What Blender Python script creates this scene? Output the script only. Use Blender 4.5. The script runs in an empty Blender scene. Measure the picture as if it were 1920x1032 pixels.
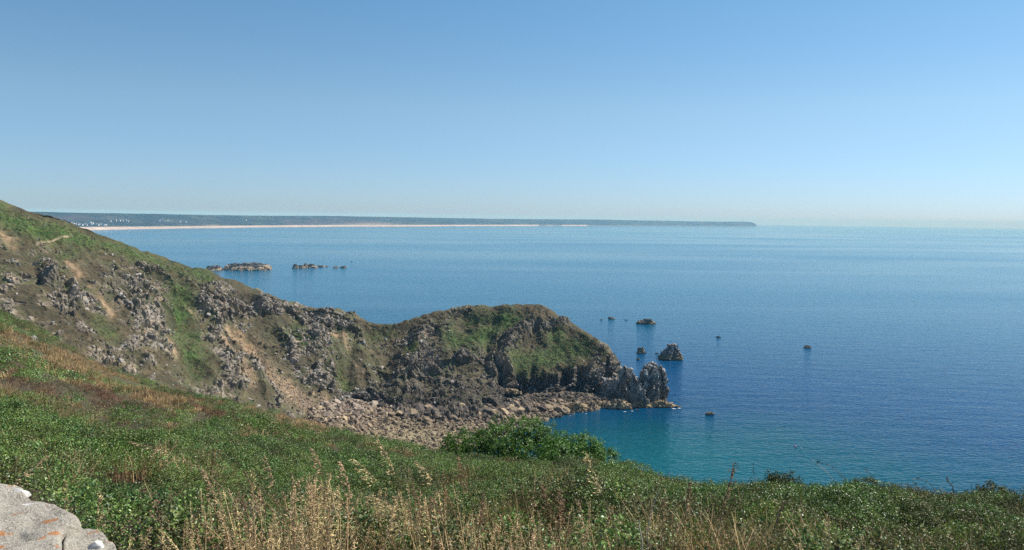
import bpy, bmesh, math, random
import numpy as np
from mathutils import Vector, Matrix, Euler

S = bpy.context.scene
COL = S.collection
R_ = math.radians
random.seed(7)
RNG = np.random.default_rng(11)

# ------------------------------------------------------------------ camera, sky, sun, exposure
H = 120.0                      # eye height above the water
FPX = 1507.0                   # focal length in photo pixels (1920 wide)
PITCH = math.atan((516 - 407) / FPX)
ROLL = 0.0118
EARTH = 6.371e6
fwd = Vector((0, math.cos(PITCH), -math.sin(PITCH)))
right0 = Vector((1, 0, 0))
up0 = right0.cross(fwd)
right = right0 * math.cos(ROLL) + up0 * math.sin(ROLL)
up = up0 * math.cos(ROLL) - right0 * math.sin(ROLL)
cam_d = bpy.data.cameras.new('camera')
cam = bpy.data.objects.new('camera', cam_d)
COL.objects.link(cam)
M = Matrix((right, up, -fwd)).transposed().to_4x4()
M.translation = Vector((0, 0, H))
cam.matrix_world = M
cam_d.sensor_width = 36.0
cam_d.lens = 36.0 * FPX / 1920.0
cam_d.clip_start = 0.1
cam_d.clip_end = 120000
S.camera = cam

SUN_EL, SUN_AZ = 47.0, 62.0    # azimuth clockwise from the view direction
world = bpy.data.worlds.new('World')
S.world = world
world.use_nodes = True
wn = world.node_tree
wn.nodes.clear()
w_out = wn.nodes.new('ShaderNodeOutputWorld')
w_bg = wn.nodes.new('ShaderNodeBackground')
w_sky = wn.nodes.new('ShaderNodeTexSky')
w_sky.sky_type = 'NISHITA'
w_sky.sun_disc = False
w_sky.sun_elevation = R_(SUN_EL)
w_sky.sun_rotation = R_(SUN_AZ)
w_sky.altitude = 100
w_sky.air_density = 0.72
w_sky.dust_density = 0.25
w_sky.ozone_density = 5.0
w_bg.inputs['Strength'].default_value = 0.0895
w_tc = wn.nodes.new('ShaderNodeTexCoord')
w_sep = wn.nodes.new('ShaderNodeSeparateXYZ')
w_rmp = wn.nodes.new('ShaderNodeValToRGB')
w_mul = wn.nodes.new('ShaderNodeMixRGB')
w_mul.blend_type = 'MULTIPLY'
w_mul.inputs[0].default_value = 1.0
_e = w_rmp.color_ramp.elements
_e[0].position, _e[0].color = 0.0, (0.69, 0.78, 0.94, 1)
_e[1].position, _e[1].color = 0.13, (1.06, 1.10, 0.97, 1)
_n = _e.new(0.26)
_n.color = (0.95, 1.20, 1.09, 1)
wn.links.new(w_tc.outputs['Generated'], w_sep.inputs[0])
wn.links.new(w_sep.outputs['Z'], w_rmp.inputs[0])
wn.links.new(w_sky.outputs[0], w_mul.inputs[1])
wn.links.new(w_rmp.outputs[0], w_mul.inputs[2])
wn.links.new(w_mul.outputs[0], w_bg.inputs[0])
wn.links.new(w_bg.outputs[0], w_out.inputs[0])

sun_d = bpy.data.lights.new('sun', 'SUN')
sun_d.energy = 5.0
sun_d.angle = R_(0.53)
sun_d.color = (1.0, 0.955, 0.88)
sun = bpy.data.objects.new('sun', sun_d)
COL.objects.link(sun)
sun.location = (0, 0, 300)
sv = Vector((math.cos(R_(SUN_EL)) * math.sin(R_(SUN_AZ)), math.cos(R_(SUN_EL)) * math.cos(R_(SUN_AZ)), math.sin(R_(SUN_EL))))
sun.rotation_euler = sv.to_track_quat('Z', 'Y').to_euler()

S.view_settings.view_transform = 'Standard'
S.view_settings.look = 'None'
S.view_settings.exposure = 0.46
S.view_settings.gamma = 1.0
S.view_settings.use_curve_mapping = False
S.render.engine = 'CYCLES'
S.cycles.use_denoising = False
S.cycles.max_bounces = 6
S.cycles.diffuse_bounces = 1
S.cycles.glossy_bounces = 3
S.cycles.transmission_bounces = 3
S.cycles.transparent_max_bounces = 6

# ------------------------------------------------------------------ helpers: place
FW, RT, UP = np.array(fwd), np.array(right), np.array(up)


def ray(px, py):
    """direction through a point of the photo, scaled to forward distance 1"""
    px, py = np.asarray(px, float), np.asarray(py, float)
    d = FW * FPX + RT * (px[..., None] - 960) + UP * (516 - py[..., None])
    return d / d[..., 1:2]


def at(px, py, D):
    r = ray(px, py) * np.asarray(D, float)[..., None]
    r[..., 2] += H
    return r


def at_z(px, py, z):
    r = ray(px, py)
    return at(px, py, (H - np.asarray(z, float)) / -r[..., 2])


def on_sea(px, py):
    """point of the curved sea surface seen at a photo pixel"""
    r = ray(px, py)
    t = -r[2]
    disc = t * t - 2 * H / EARTH
    D = EARTH * (t - math.sqrt(max(disc, 0.0)))
    return at(px, py, D)


def photo_xy(P):
    v = P - np.array([0, 0, H])
    z = np.maximum(v @ FW, 1e-6)
    return 960 + FPX * (v @ RT) / z, 516 - FPX * (v @ UP) / z


# ------------------------------------------------------------------ helpers: noise
def h01(ix, iy, iz, seed):
    ix = ix.astype(np.int64).astype(np.uint32)
    iy = iy.astype(np.int64).astype(np.uint32)
    iz = iz.astype(np.int64).astype(np.uint32)
    n = ix * np.uint32(374761393) + iy * np.uint32(668265263) + iz * np.uint32(2147483647) + np.uint32((seed * 974634777) % 4294967295)
    n = (n ^ (n >> np.uint32(13))) * np.uint32(1274126177)
    n = (n ^ (n >> np.uint32(16))) * np.uint32(2246822519)
    n = n ^ (n >> np.uint32(15))
    return (n & np.uint32(0xFFFFFF)).astype(np.float32) / np.float32(16777216.0)


def vnoise(P, seed=0):
    I = np.floor(P)
    f = (P - I).astype(np.float32)
    f = f * f * f * (f * (f * 6 - 15) + 10)
    out = np.zeros(len(P), np.float32)
    for dx in (0, 1):
        wx = f[:, 0] if dx else 1 - f[:, 0]
        for dy in (0, 1):
            wy = f[:, 1] if dy else 1 - f[:, 1]
            for dz in (0, 1):
                wz = f[:, 2] if dz else 1 - f[:, 2]
                out += wx * wy * wz * h01(I[:, 0] + dx, I[:, 1] + dy, I[:, 2] + dz, seed)
    return out * 2 - 1


def fbm(P, octv=4, seed=0, gain=0.5, lac=2.03):
    out = np.zeros(len(P), np.float32)
    a, t = 1.0, 0.0
    Q = P.copy()
    for o in range(octv):
        out += a * vnoise(Q, seed + o * 17)
        t += a
        a *= gain
        Q = Q * lac + 11.3
    return out / t * 1.6


def worley(P, seed=0):
    """F1, F2, three random numbers of the nearest cell, offset from its centre"""
    I = np.floor(P)
    n = len(P)
    f1 = np.full(n, 9e9, np.float32)
    f2 = np.full(n, 9e9, np.float32)
    cid = np.zeros((n, 3), np.float32)
    off = np.zeros((n, 3), np.float32)
    for dx in (-1, 0, 1):
        for dy in (-1, 0, 1):
            for dz in (-1, 0, 1):
                cx, cy, cz = I[:, 0] + dx, I[:, 1] + dy, I[:, 2] + dz
                r1, r2, r3 = h01(cx, cy, cz, seed), h01(cx, cy, cz, seed + 1), h01(cx, cy, cz, seed + 2)
                ox, oy, oz = P[:, 0] - cx - r1, P[:, 1] - cy - r2, P[:, 2] - cz - r3
                d = (ox * ox + oy * oy + oz * oz).astype(np.float32)
                m = d < f1
                f2 = np.where(m, f1, np.minimum(f2, d))
                f1 = np.where(m, d, f1)
                cid[m, 0], cid[m, 1], cid[m, 2] = r1[m], r2[m], r3[m]
                off[m, 0], off[m, 1], off[m, 2] = ox[m], oy[m], oz[m]
    return np.sqrt(f1), np.sqrt(f2), cid, off


def blocks(P, size, seed, stretch=(1, 1, 1), tilt=0.9):
    """angular block relief in -1..1: each cell a tilted plane at its own height, cracks between; and the cell's random tone"""
    Q = P / (size * np.array(stretch))
    Q = Q + 0.25 * np.stack([vnoise(Q * 1.7, seed + 5), vnoise(Q * 1.7, seed + 6), vnoise(Q * 1.7, seed + 7)], 1)
    f1, f2, cid, off = worley(Q, seed)
    pl = (cid - 0.5) * 2
    h = (cid[:, 0] - 0.5) * 1.3 + tilt * (off * pl[:, [1, 2, 0]]).sum(1)
    crack = np.clip((f2 - f1) / 0.12, 0, 1)
    return h - 0.45 * (1 - crack), cid[:, 1], crack


def sstep(a, b, x):
    t = np.clip((x - a) / (b - a), 0, 1)
    return t * t * (3 - 2 * t)


# ------------------------------------------------------------------ helpers: mesh
def mesh_np(name, V, F, smooth=False, col=None):
    me = bpy.data.meshes.new(name)
    V = np.ascontiguousarray(V, np.float32)
    F = np.ascontiguousarray(F, np.int32)
    k = F.shape[1]
    me.vertices.add(len(V))
    me.vertices.foreach_set('co', V.ravel())
    me.loops.add(F.size)
    me.loops.foreach_set('vertex_index', F.ravel())
    me.polygons.add(len(F))
    me.polygons.foreach_set('loop_start', np.arange(0, F.size, k, dtype=np.int32))
    if smooth:
        me.polygons.foreach_set('use_smooth', np.ones(len(F), bool))
    else:
        me.polygons.foreach_set('use_smooth', np.zeros(len(F), bool))
    me.update(calc_edges=True)
    if col is not None:
        a = me.color_attributes.new('Col', 'FLOAT_COLOR', 'POINT')
        c = np.ones((len(V), 4), np.float32)
        c[:, :3] = col
        a.data.foreach_set('color', c.ravel())
    return me


def grid_faces(nu, nv, wrap=False):
    u = np.arange(nu if wrap else nu - 1)
    v = np.arange(nv - 1)
    U, W = np.meshgrid(u, v, indexing='ij')
    U2 = (U + 1) % nu
    return np.stack([U * nv + W, U2 * nv + W, U2 * nv + W + 1, U * nv + W + 1], -1).reshape(-1, 4)


def grid_normals(G):
    du = np.gradient(G, axis=0)
    dv = np.gradient(G, axis=1)
    n = np.cross(du, dv)
    return n / np.maximum(np.linalg.norm(n, axis=-1, keepdims=True), 1e-9)


def add(name, me, mat=None, parent=None, label=None, cat=None, group=None, kind=None, loc=None):
    o = bpy.data.objects.new(name, me)
    COL.objects.link(o)
    if mat is not None and me is not None and not me.materials:
        me.materials.append(mat)
    if parent is not None:
        o.parent = parent
    if loc is not None:
        o.location = loc
    if label: o['label'] = label
    if cat: o['category'] = cat
    if group: o['group'] = group
    if kind: o['kind'] = kind
    return o


def catmull(P, idx):
    """Catmull-Rom through P along axis 0 at fractional indices"""
    n = len(P)
    i = np.clip(np.floor(idx).astype(int), 0, n - 2)
    t = (idx - i).reshape((-1,) + (1,) * (P.ndim - 1))
    p0, p1, p2, p3 = P[np.maximum(i - 1, 0)], P[i], P[i + 1], P[np.minimum(i + 2, n - 1)]
    return 0.5 * (2 * p1 + (p2 - p0) * t + (2 * p0 - 5 * p1 + 4 * p2 - p3) * t ** 2 + (3 * p1 - p0 - 3 * p2 + p3) * t ** 3)


def seg_dist(X, Y, pts):
    """distance in photo pixels to a polyline, and how far along it (0..1)"""
    best = np.full(X.shape, 1e9)
    along = np.zeros(X.shape)
    n = len(pts) - 1
    for k in range(n):
        (x0, y0), (x1, y1) = pts[k][:2], pts[k + 1][:2]
        dx, dy = x1 - x0, y1 - y0
        t = np.clip(((X - x0) * dx + (Y - y0) * dy) / (dx * dx + dy * dy + 1e-9), 0, 1)
        d = np.hypot(X - x0 - t * dx, Y - y0 - t * dy)
        m = d < best
        best = np.where(m, d, best)
        along = np.where(m, (k + t) / n, along)
    return best, along


def ell(X, Y, cx, cy, rx, ry, ang=0.0):
    c, s = math.cos(R_(ang)), math.sin(R_(ang))
    x, y = X - cx, Y - cy
    u, v = (x * c + y * s) / rx, (-x * s + y * c) / ry
    return np.exp(-(u * u + v * v))


# ------------------------------------------------------------------ materials
def new_mat(name):
    m = bpy.data.materials.new(name)
    m.use_nodes = True
    nt = m.node_tree
    nt.nodes.clear()
    return m, nt, nt.nodes, nt.links


def N(ns, typ, **kw):
    n = ns.new(typ)
    for k, v in kw.items():
        setattr(n, k, v)
    return n


def ramp(ns, stops):
    r = ns.new('ShaderNodeValToRGB')
    e = r.color_ramp.elements
    while len(e) > 1:
        e.remove(e[-1])
    e[0].position, e[0].color = stops[0][0], (*stops[0][1], 1)
    for p, c in stops[1:]:
        x = e.new(p)
        x.color = (*c, 1)
    return r


def mat_vcol(name, scale=1.0, rough=0.9, bump=0.3, var=0.5, spec=0.3, bump_dist=0.3):
    """vertex colour (what the ground is made of) times fine grain, with grain relief"""
    m, nt, ns, ln = new_mat(name)
    out = N(ns, 'ShaderNodeOutputMaterial')
    p = N(ns, 'ShaderNodeBsdfPrincipled')
    a = N(ns, 'ShaderNodeVertexColor', layer_name='Col')
    g = N(ns, 'ShaderNodeNewGeometry')
    n1 = N(ns, 'ShaderNodeTexNoise'); n1.inputs['Scale'].default_value = scale; n1.inputs['Detail'].default_value = 6; n1.inputs['Roughness'].default_value = 0.7
    n2 = N(ns, 'ShaderNodeTexNoise'); n2.inputs['Scale'].default_value = scale * 0.13; n2.inputs['Detail'].default_value = 4
    ln.new(g.outputs['Position'], n1.inputs['Vector']); ln.new(g.outputs['Position'], n2.inputs['Vector'])
    mr = N(ns, 'ShaderNodeMapRange'); mr.inputs[1].default_value = 0.25; mr.inputs[2].default_value = 0.75
    mr.inputs[3].default_value = 1 - var; mr.inputs[4].default_value = 1 + var
    ln.new(n1.outputs['Fac'], mr.inputs[0])
    mr2 = N(ns, 'ShaderNodeMapRange'); mr2.inputs[1].default_value = 0.3; mr2.inputs[2].default_value = 0.7
    mr2.inputs[3].default_value = 1 - var * 0.35; mr2.inputs[4].default_value = 1 + var * 0.35
    ln.new(n2.outputs['Fac'], mr2.inputs[0])
    mu = N(ns, 'ShaderNodeMath', operation='MULTIPLY'); ln.new(mr.outputs[0], mu.inputs[0]); ln.new(mr2.outputs[0], mu.inputs[1])
    vm = N(ns, 'ShaderNodeVectorMath', operation='SCALE'); ln.new(a.outputs['Color'], vm.inputs[0]); ln.new(mu.outputs[0], vm.inputs['Scale'])
    ln.new(vm.outputs[0], p.inputs['Base Color'])
    p.inputs['Roughness'].default_value = rough
    p.inputs['Specular IOR Level'].default_value = spec
    b = N(ns, 'ShaderNodeBump'); b.inputs['Strength'].default_value = bump; b.inputs['Distance'].default_value = bump_dist
    ln.new(n1.outputs['Fac'], b.inputs['Height']); ln.new(b.outputs[0], p.inputs['Normal'])
    ln.new(p.outputs[0], out.inputs[0])
    return m


def mat_leaf(name, base, hue_var=0.08, val_var=0.5, rough=0.4, trans=0.25, spec=0.5, tcol=None):
    m, nt, ns, ln = new_mat(name)
    out = N(ns, 'ShaderNodeOutputMaterial')
    p = N(ns, 'ShaderNodeBsdfPrincipled')
    oi = N(ns, 'ShaderNodeObjectInfo')
    a = N(ns, 'ShaderNodeVertexColor', layer_name='Col')
    hs = N(ns, 'ShaderNodeHueSaturation')
    mx = N(ns, 'ShaderNodeMixRGB', blend_type='MULTIPLY'); mx.inputs[0].default_value = 1
    mx.inputs[1].default_value = (*base, 1)
    ln.new(a.outputs['Color'], mx.inputs[2]); ln.new(mx.outputs[0], hs.inputs['Color'])
    r1 = N(ns, 'ShaderNodeMapRange'); r1.inputs[3].default_value = 0.5 - hue_var * 0.5; r1.inputs[4].default_value = 0.5 + hue_var * 0.5
    ln.new(oi.outputs['Random'], r1.inputs[0]); ln.new(r1.outputs[0], hs.inputs['Hue'])
    wn2 = N(ns, 'ShaderNodeTexWhiteNoise', noise_dimensions='1D'); ln.new(oi.outputs['Random'], wn2.inputs['W'])
    r2 = N(ns, 'ShaderNodeMapRange'); r2.inputs[3].default_value = 1 - val_var * 0.6; r2.inputs[4].default_value = 1 + val_var * 0.6
    ln.new(wn2.outputs['Value'], r2.inputs[0]); ln.new(r2.outputs[0], hs.inputs['Value'])
    ln.new(hs.outputs[0], p.inputs['Base Color'])
    p.inputs['Roughness'].default_value = rough
    p.inputs['Specular IOR Level'].default_value = spec
    if trans > 0:
        t = N(ns, 'ShaderNodeBsdfTranslucent')
        ln.new(hs.outputs[0], t.inputs['Color'])
        ms = N(ns, 'ShaderNodeMixShader'); ms.inputs[0].default_value = trans
        ln.new(p.outputs[0], ms.inputs[1]); ln.new(t.outputs[0], ms.inputs[2]); ln.new(ms.outputs[0], out.inputs[0])
    else:
        ln.new(p.outputs[0], out.inputs[0])
    return m


def mat_plain(name, base, rough=0.8, var=0.25, scale=3.0):
    m, nt, ns, ln = new_mat(name)
    out = N(ns, 'ShaderNodeOutputMaterial')
    p = N(ns, 'ShaderNodeBsdfPrincipled')
    g = N(ns, 'ShaderNodeTexCoord')
    n1 = N(ns, 'ShaderNodeTexNoise'); n1.inputs['Scale'].default_value = scale; n1.inputs['Detail'].default_value = 5
    ln.new(g.outputs['Object'], n1.inputs['Vector'])
    lo, hi = [c * (1 - var) for c in base], [min(c * (1 + var), 1) for c in base]
    r = ramp(ns, [(0.3, lo), (0.7, hi)])
    ln.new(n1.outputs['Fac'], r.inputs[0]); ln.new(r.outputs[0], p.inputs['Base Color'])
    p.inputs['Roughness'].default_value = rough
    ln.new(p.outputs[0], out.inputs[0])
    return m


def mat_boulder(name, cols, scale=0.6, rough=0.85):
    """stone whose tone differs from one stone to the next; low on the shore it wears dark and tan tide bands"""
    m, nt, ns, ln = new_mat(name)
    out = N(ns, 'ShaderNodeOutputMaterial')
    p = N(ns, 'ShaderNodeBsdfPrincipled')
    oi = N(ns, 'ShaderNodeObjectInfo')
    r = ramp(ns, [(i / (len(cols) - 1), c) for i, c in enumerate(cols)])
    ln.new(oi.outputs['Random'], r.inputs[0])
    g = N(ns, 'ShaderNodeNewGeometry')
    n1 = N(ns, 'ShaderNodeTexNoise'); n1.inputs['Scale'].default_value = scale; n1.inputs['Detail'].default_value = 6; n1.inputs['Roughness'].default_value = 0.65
    ln.new(g.outputs['Position'], n1.inputs['Vector'])
    mr = N(ns, 'ShaderNodeMapRange'); mr.inputs[1].default_value = 0.3; mr.inputs[2].default_value = 0.7; mr.inputs[3].default_value = 0.62; mr.inputs[4].default_value = 1.35
    ln.new(n1.outputs['Fac'], mr.inputs[0])
    vm = N(ns, 'ShaderNodeVectorMath', operation='SCALE'); ln.new(r.outputs[0], vm.inputs[0]); ln.new(mr.outputs[0], vm.inputs['Scale'])
    ln.new(vm.outputs[0], p.inputs['Base Color'])
    p.inputs['Roughness'].default_value = rough
    b = N(ns, 'ShaderNodeBump'); b.inputs['Strength'].default_value = 0.5; b.inputs['Distance'].default_value = 0.3
    ln.new(n1.outputs['Fac'], b.inputs['Height']); ln.new(b.outputs[0], p.inputs['Normal'])
    ln.new(p.outputs[0], out.inputs[0])
    return m


def mat_sea():
    m, nt, ns, ln = new_mat('sea_water')
    out = N(ns, 'ShaderNodeOutputMaterial')
    p = N(ns, 'ShaderNodeBsdfPrincipled')
    g = N(ns, 'ShaderNodeNewGeometry')
    # depth: sandy shallows, deep water outside; paler far stops paint in sky reflection
    wob = N(ns, 'ShaderNodeTexNoise'); wob.inputs['Scale'].default_value = 0.018; wob.inputs['Detail'].default_value = 4
    ln.new(g.outputs['Position'], wob.inputs['Vector'])
    sub = N(ns, 'ShaderNodeVectorMath', operation='SUBTRACT'); sub.inputs[1].default_value = (80, 380, 0)
    ln.new(g.outputs['Position'], sub.inputs[0])
    mp = N(ns, 'ShaderNodeVectorMath', operation='MULTIPLY'); mp.inputs[1].default_value = (0.74, 1.1, 0)
    ln.new(sub.outputs[0], mp.inputs[0])
    le = N(ns, 'ShaderNodeVectorMath', operation='LENGTH'); ln.new(mp.outputs[0], le.inputs[0])
    ad = N(ns, 'ShaderNodeMath', operation='MULTIPLY_ADD'); ad.inputs[1].default_value = 90; ln.new(wob.outputs['Fac'], ad.inputs[0]); ln.new(le.outputs['Value'], ad.inputs[2])
    mr = N(ns, 'ShaderNodeMapRange'); mr.inputs[1].default_value = 60; mr.inputs[2].default_value = 1100
    ln.new(ad.outputs[0], mr.inputs[0])
    cr = ramp(ns, [(0.0, (0.001, 0.075, 0.092)), (0.06, (0.001, 0.058, 0.088)), (0.13, (0.0005, 0.038, 0.108)), (0.22, (0.0005, 0.044, 0.128)), (0.55, (0.003, 0.078, 0.155)), (1.0, (0.008, 0.102, 0.185))])
    ln.new(mr.outputs[0], cr.inputs[0])
    ln.new(cr.outputs[0], p.inputs['Base Color'])
    # wind slicks and cat's paws: long patches of rougher and smoother water
    sc = N(ns, 'ShaderNodeVectorMath', operation='MULTIPLY'); sc.inputs[1].default_value = (0.0006, 0.0022, 0)
    ln.new(g.outputs['Position'], sc.inputs[0])
    sl = N(ns, 'ShaderNodeTexNoise'); sl.inputs['Scale'].default_value = 1.0; sl.inputs['Detail'].default_value = 5; sl.inputs['Distortion'].default_value = 0.6
    ln.new(sc.outputs[0], sl.inputs['Vector'])
    sr = N(ns, 'ShaderNodeMapRange'); sr.inputs[1].default_value = 0.35; sr.inputs[2].default_value = 0.68; sr.inputs[3].default_value = 0.09; sr.inputs[4].default_value = 0.18
    ln.new(sl.outputs['Fac'], sr.inputs[0]); ln.new(sr.outputs[0], p.inputs['Roughness'])
    p.inputs['IOR'].default_value = 1.33
    p.inputs['Specular IOR Level'].default_value = 0.18
    # ripples: crests run across the wind
    rot = N(ns, 'ShaderNodeMapping'); rot.inputs['Rotation'].default_value = (0, 0, R_(-28)); rot.inputs['Scale'].default_value = (0.24, 0.56, 1)
    ln.new(g.outputs['Position'], rot.inputs['Vector'])
    w1 = N(ns, 'ShaderNodeTexNoise'); w1.inputs['Scale'].default_value = 1.0; w1.inputs['Detail'].default_value = 1; w1.inputs['Roughness'].default_value = 0.5; w1.inputs['Distortion'].default_value = 0.3
    ln.new(rot.outputs[0], w1.inputs['Vector'])
    rot2 = N(ns, 'ShaderNodeMapping'); rot2.inputs['Rotation'].default_value = (0, 0, R_(18)); rot2.inputs['Scale'].default_value = (0.03, 0.09, 1)
    ln.new(g.outputs['Position'], rot2.inputs['Vector'])
    w2 = N(ns, 'ShaderNodeTexNoise'); w2.inputs['Scale'].default_value = 1.0; w2.inputs['Detail'].default_value = 3
    ln.new(rot2.outputs[0], w2.inputs['Vector'])
    su = N(ns, 'ShaderNodeMath', operation='MULTIPLY_ADD'); su.inputs[1].default_value = 1.7; ln.new(w2.outputs['Fac'], su.inputs[0]); ln.new(w1.outputs['Fac'], su.inputs[2])
    dl = N(ns, 'ShaderNodeVectorMath', operation='LENGTH'); ln.new(g.outputs['Position'], dl.inputs[0])
    dr = N(ns, 'ShaderNodeMapRange'); dr.inputs[1].default_value = 300; dr.inputs[2].default_value = 4000; dr.inputs[3].default_value = 1.0; dr.inputs[4].default_value = 0.4
    ln.new(dl.outputs['Value'], dr.inputs[0])
    b = N(ns, 'ShaderNodeBump'); b.inputs['Distance'].default_value = 0.6
    sm = N(ns, 'ShaderNodeMapRange'); sm.inputs[1].default_value = 0.36; sm.inputs[2].default_value = 0.66; sm.inputs[3].default_value = 0.6; sm.inputs[4].default_value = 1.15
    ln.new(sl.outputs['Fac'], sm.inputs[0])
    bs = N(ns, 'ShaderNodeMath', operation='MULTIPLY'); ln.new(dr.outputs[0], bs.inputs[0]); ln.new(sm.outputs[0], bs.inputs[1])
    ln.new(bs.outputs[0], b.inputs['Strength']); ln.new(su.outputs[0], b.inputs['Height']); ln.new(b.outputs[0], p.inputs['Normal'])
    ln.new(p.outputs[0], out.inputs[0])
    return m


M_SLOPE = mat_vcol('slope_ground', scale=1.1, bump=0.6, var=0.55, bump_dist=0.5)
M_ROCK = mat_vcol('cliff_rock', scale=0.9, bump=0.7, var=0.4, bump_dist=0.5, rough=0.85)
M_SOIL = mat_vcol('scrub_soil', scale=4.0, bump=0.5, var=0.5, bump_dist=0.1)
M_COAST = mat_vcol('far_land', scale=0.012, bump=0.0, var=0.45)
M_SEA = mat_sea()
M_BOULDER = mat_boulder('beach_stone', [(0.06, 0.045, 0.033), (0.26, 0.185, 0.11), (0.11, 0.08, 0.055), (0.38, 0.285, 0.17), (0.17, 0.115, 0.075), (0.32, 0.24, 0.14)])
M_PINK = mat_boulder('pink_stone', [(0.25, 0.185, 0.13), (0.36, 0.28, 0.205), (0.19, 0.135, 0.095), (0.40, 0.32, 0.24)])
M_DARKSTONE = mat_boulder('dark_stone', [(0.05, 0.040, 0.032), (0.11, 0.085, 0.062), (0.075, 0.058, 0.045), (0.15, 0.115, 0.08)])
M_GREY = mat_boulder('grey_stone', [(0.16, 0.145, 0.125), (0.36, 0.33, 0.29), (0.24, 0.21, 0.18), (0.44, 0.40, 0.35)])

# ------------------------------------------------------------------ sea (curved with the Earth)
nr, na = 150, 256
rr = np.concatenate([[0.0], np.geomspace(40, 41000, nr - 1)])
aa = np.linspace(0, 2 * math.pi, na, endpoint=False)
A_, R2 = np.meshgrid(aa, rr, indexing='ij')
V = np.stack([R2 * np.sin(A_), R2 * np.cos(A_), -R2 ** 2 / (2 * EARTH)], -1).reshape(-1, 3)
add('sea', mesh_np('sea', V, grid_faces(na, nr, True)[:, ::-1], True), M_SEA, kind='structure')

# ------------------------------------------------------------------ the cliff slope and the headland
COLS = [  # (photo x, photo y, forward distance) of crest, three rows between, and foot
    [(-300, 290, 410), (-240, 400, 385), (-180, 520, 350), (-100, 650, 315), (-20, 760, 285)],
    [(-20, 382, 425), (20, 440, 405), (70, 530, 378), (140, 640, 345), (220, 760, 310)],
    [(70, 409, 437), (110, 470, 418), (170, 560, 390), (240, 660, 360), (320, 780, 325)],
    [(140, 435, 450), (180, 490, 432), (245, 580, 405), (310, 670, 380), (390, 790, 340)],
    [(220, 466, 465), (260, 520, 448), (320, 600, 425), (385, 690, 400), (450, 790, 372)],
    [(300, 490, 480), (335, 545, 463), (390, 620, 445), (450, 700, 422), (510, 785, 400)],
    [(380, 516, 495), (410, 560, 480), (450, 625, 462), (500, 695, 443), (560, 770, 420)],
    [(440, 540, 505), (465, 580, 492), (500, 640, 473), (545, 700, 455), (600, 765, 437)],
    [(520, 564, 517), (540, 600, 505), (568, 650, 488), (600, 700, 470), (640, 752, 455)],
    [(600, 582, 530), (612, 615, 520), (628, 660, 503), (645, 705, 485), (668, 750, 470)],
    [(670, 599, 540), (676, 625, 530), (684, 665, 513), (695, 715, 494), (708, 762, 0)],
    [(735, 608, 547), (735, 632, 537), (738, 665, 520), (745, 715, 500), (752, 768, 0)],
    [(790, 592, 560), (790, 622, 548), (792, 660, 528), (796, 713, 503), (800, 771, 0)],
    [(860, 577, 570), (858, 612, 555), (856, 655, 533), (855, 712, 506), (855, 773, 0)],
    [(920, 579, 574), (918, 615, 558), (915, 665, 533), (912, 708, 508), (912, 768, 0)],
    [(985, 573, 577), (975, 610, 562), (962, 655, 540), (958, 698, 516), (958, 746, 507)],
    [(1015, 579, 577), (1015, 615, 563), (1010, 655, 545), (1005, 694, 523), (1003, 735, 518)],
    [(1060, 604, 572), (1058, 632, 561), (1052, 660, 550), (1045, 687, 532), (1042, 730, 527)],
    [(1100, 626, 565), (1096, 648, 556), (1090, 668, 549), (1082, 688, 534), (1078, 728, 529)],
    [(1130, 648, 556), (1126, 665, 551), (1120, 682, 546), (1112, 699, 533), (1108, 733, 528)],
    [(1148, 674, 549), (1146, 690, 545), (1142, 706, 541), (1138, 722, 535), (1134, 744, 524)],
    [(1155, 702, 541), (1154, 714, 538), (1152, 726, 534), (1150, 738, 529), (1148, 754, 518)],
    [(1162, 748, 517), (1162, 753, 515), (1161, 757, 512), (1160, 761, 508), (1158, 766, 500)],
]
C = np.array(COLS, float)
for row in C:                                                 # feet given by height: on the upper beach
    if row[-1, 2] == 0: row[-1, 2] = at_z(row[-1, 0], row[-1, 1], 8.0)[1]
G = at(C[..., 0], C[..., 1], C[..., 2])                       # columns x 5 x 3
crest, foot = G[:, 0], G[:, -1]
back = np.array([0.45, 0.9, 0.0])
bl = np.linspace(1, 0.25, len(G))[:, None]
b1 = crest + back * 30 * bl; b1[:, 2] -= 9 * bl[:, 0]
b2 = crest + back * 90 * bl; b2[:, 2] -= 0.55 * (crest[:, 2] + 8)
b3 = crest + back * 160 * bl; b3[:, 2] = -9
un = foot + np.array([0.1, -1, 0]) * 6; un[:, 2] -= 9
un2 = foot + np.array([0.1, -1, 0]) * 25; un2[:, 2] -= 24
GC = np.stack([b3, b2, b1] + [G[:, k] for k in range(5)] + [un, un2], 1)
NU = 1150
ui = np.linspace(0, len(GC) - 1, NU)
vi = np.concatenate([np.linspace(0, 2, 24, endpoint=False), np.linspace(2, 3, 22, endpoint=False), np.linspace(3, 7, 330, endpoint=False), np.linspace(7, 9, 20)])
NV = len(vi)
Gd = catmull(GC, ui)
Gd = np.swapaxes(catmull(np.swapaxes(Gd, 0, 1), vi), 0, 1)     # NU x NV x 3
nrm = grid_normals(Gd)
if nrm[NU // 2, NV // 2, 1] > 0: nrm = -nrm
P = Gd.reshape(-1, 3).copy()
nrm = nrm.reshape(-1, 3)
X, Y = photo_xy(P)
vv = np.tile(vi, NU)
front = sstep(1.8, 3.0, vv)
tip = sstep(0, 1, (np.repeat(ui, NV) - 19) / 3)               # 1 at the headland's point

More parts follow.
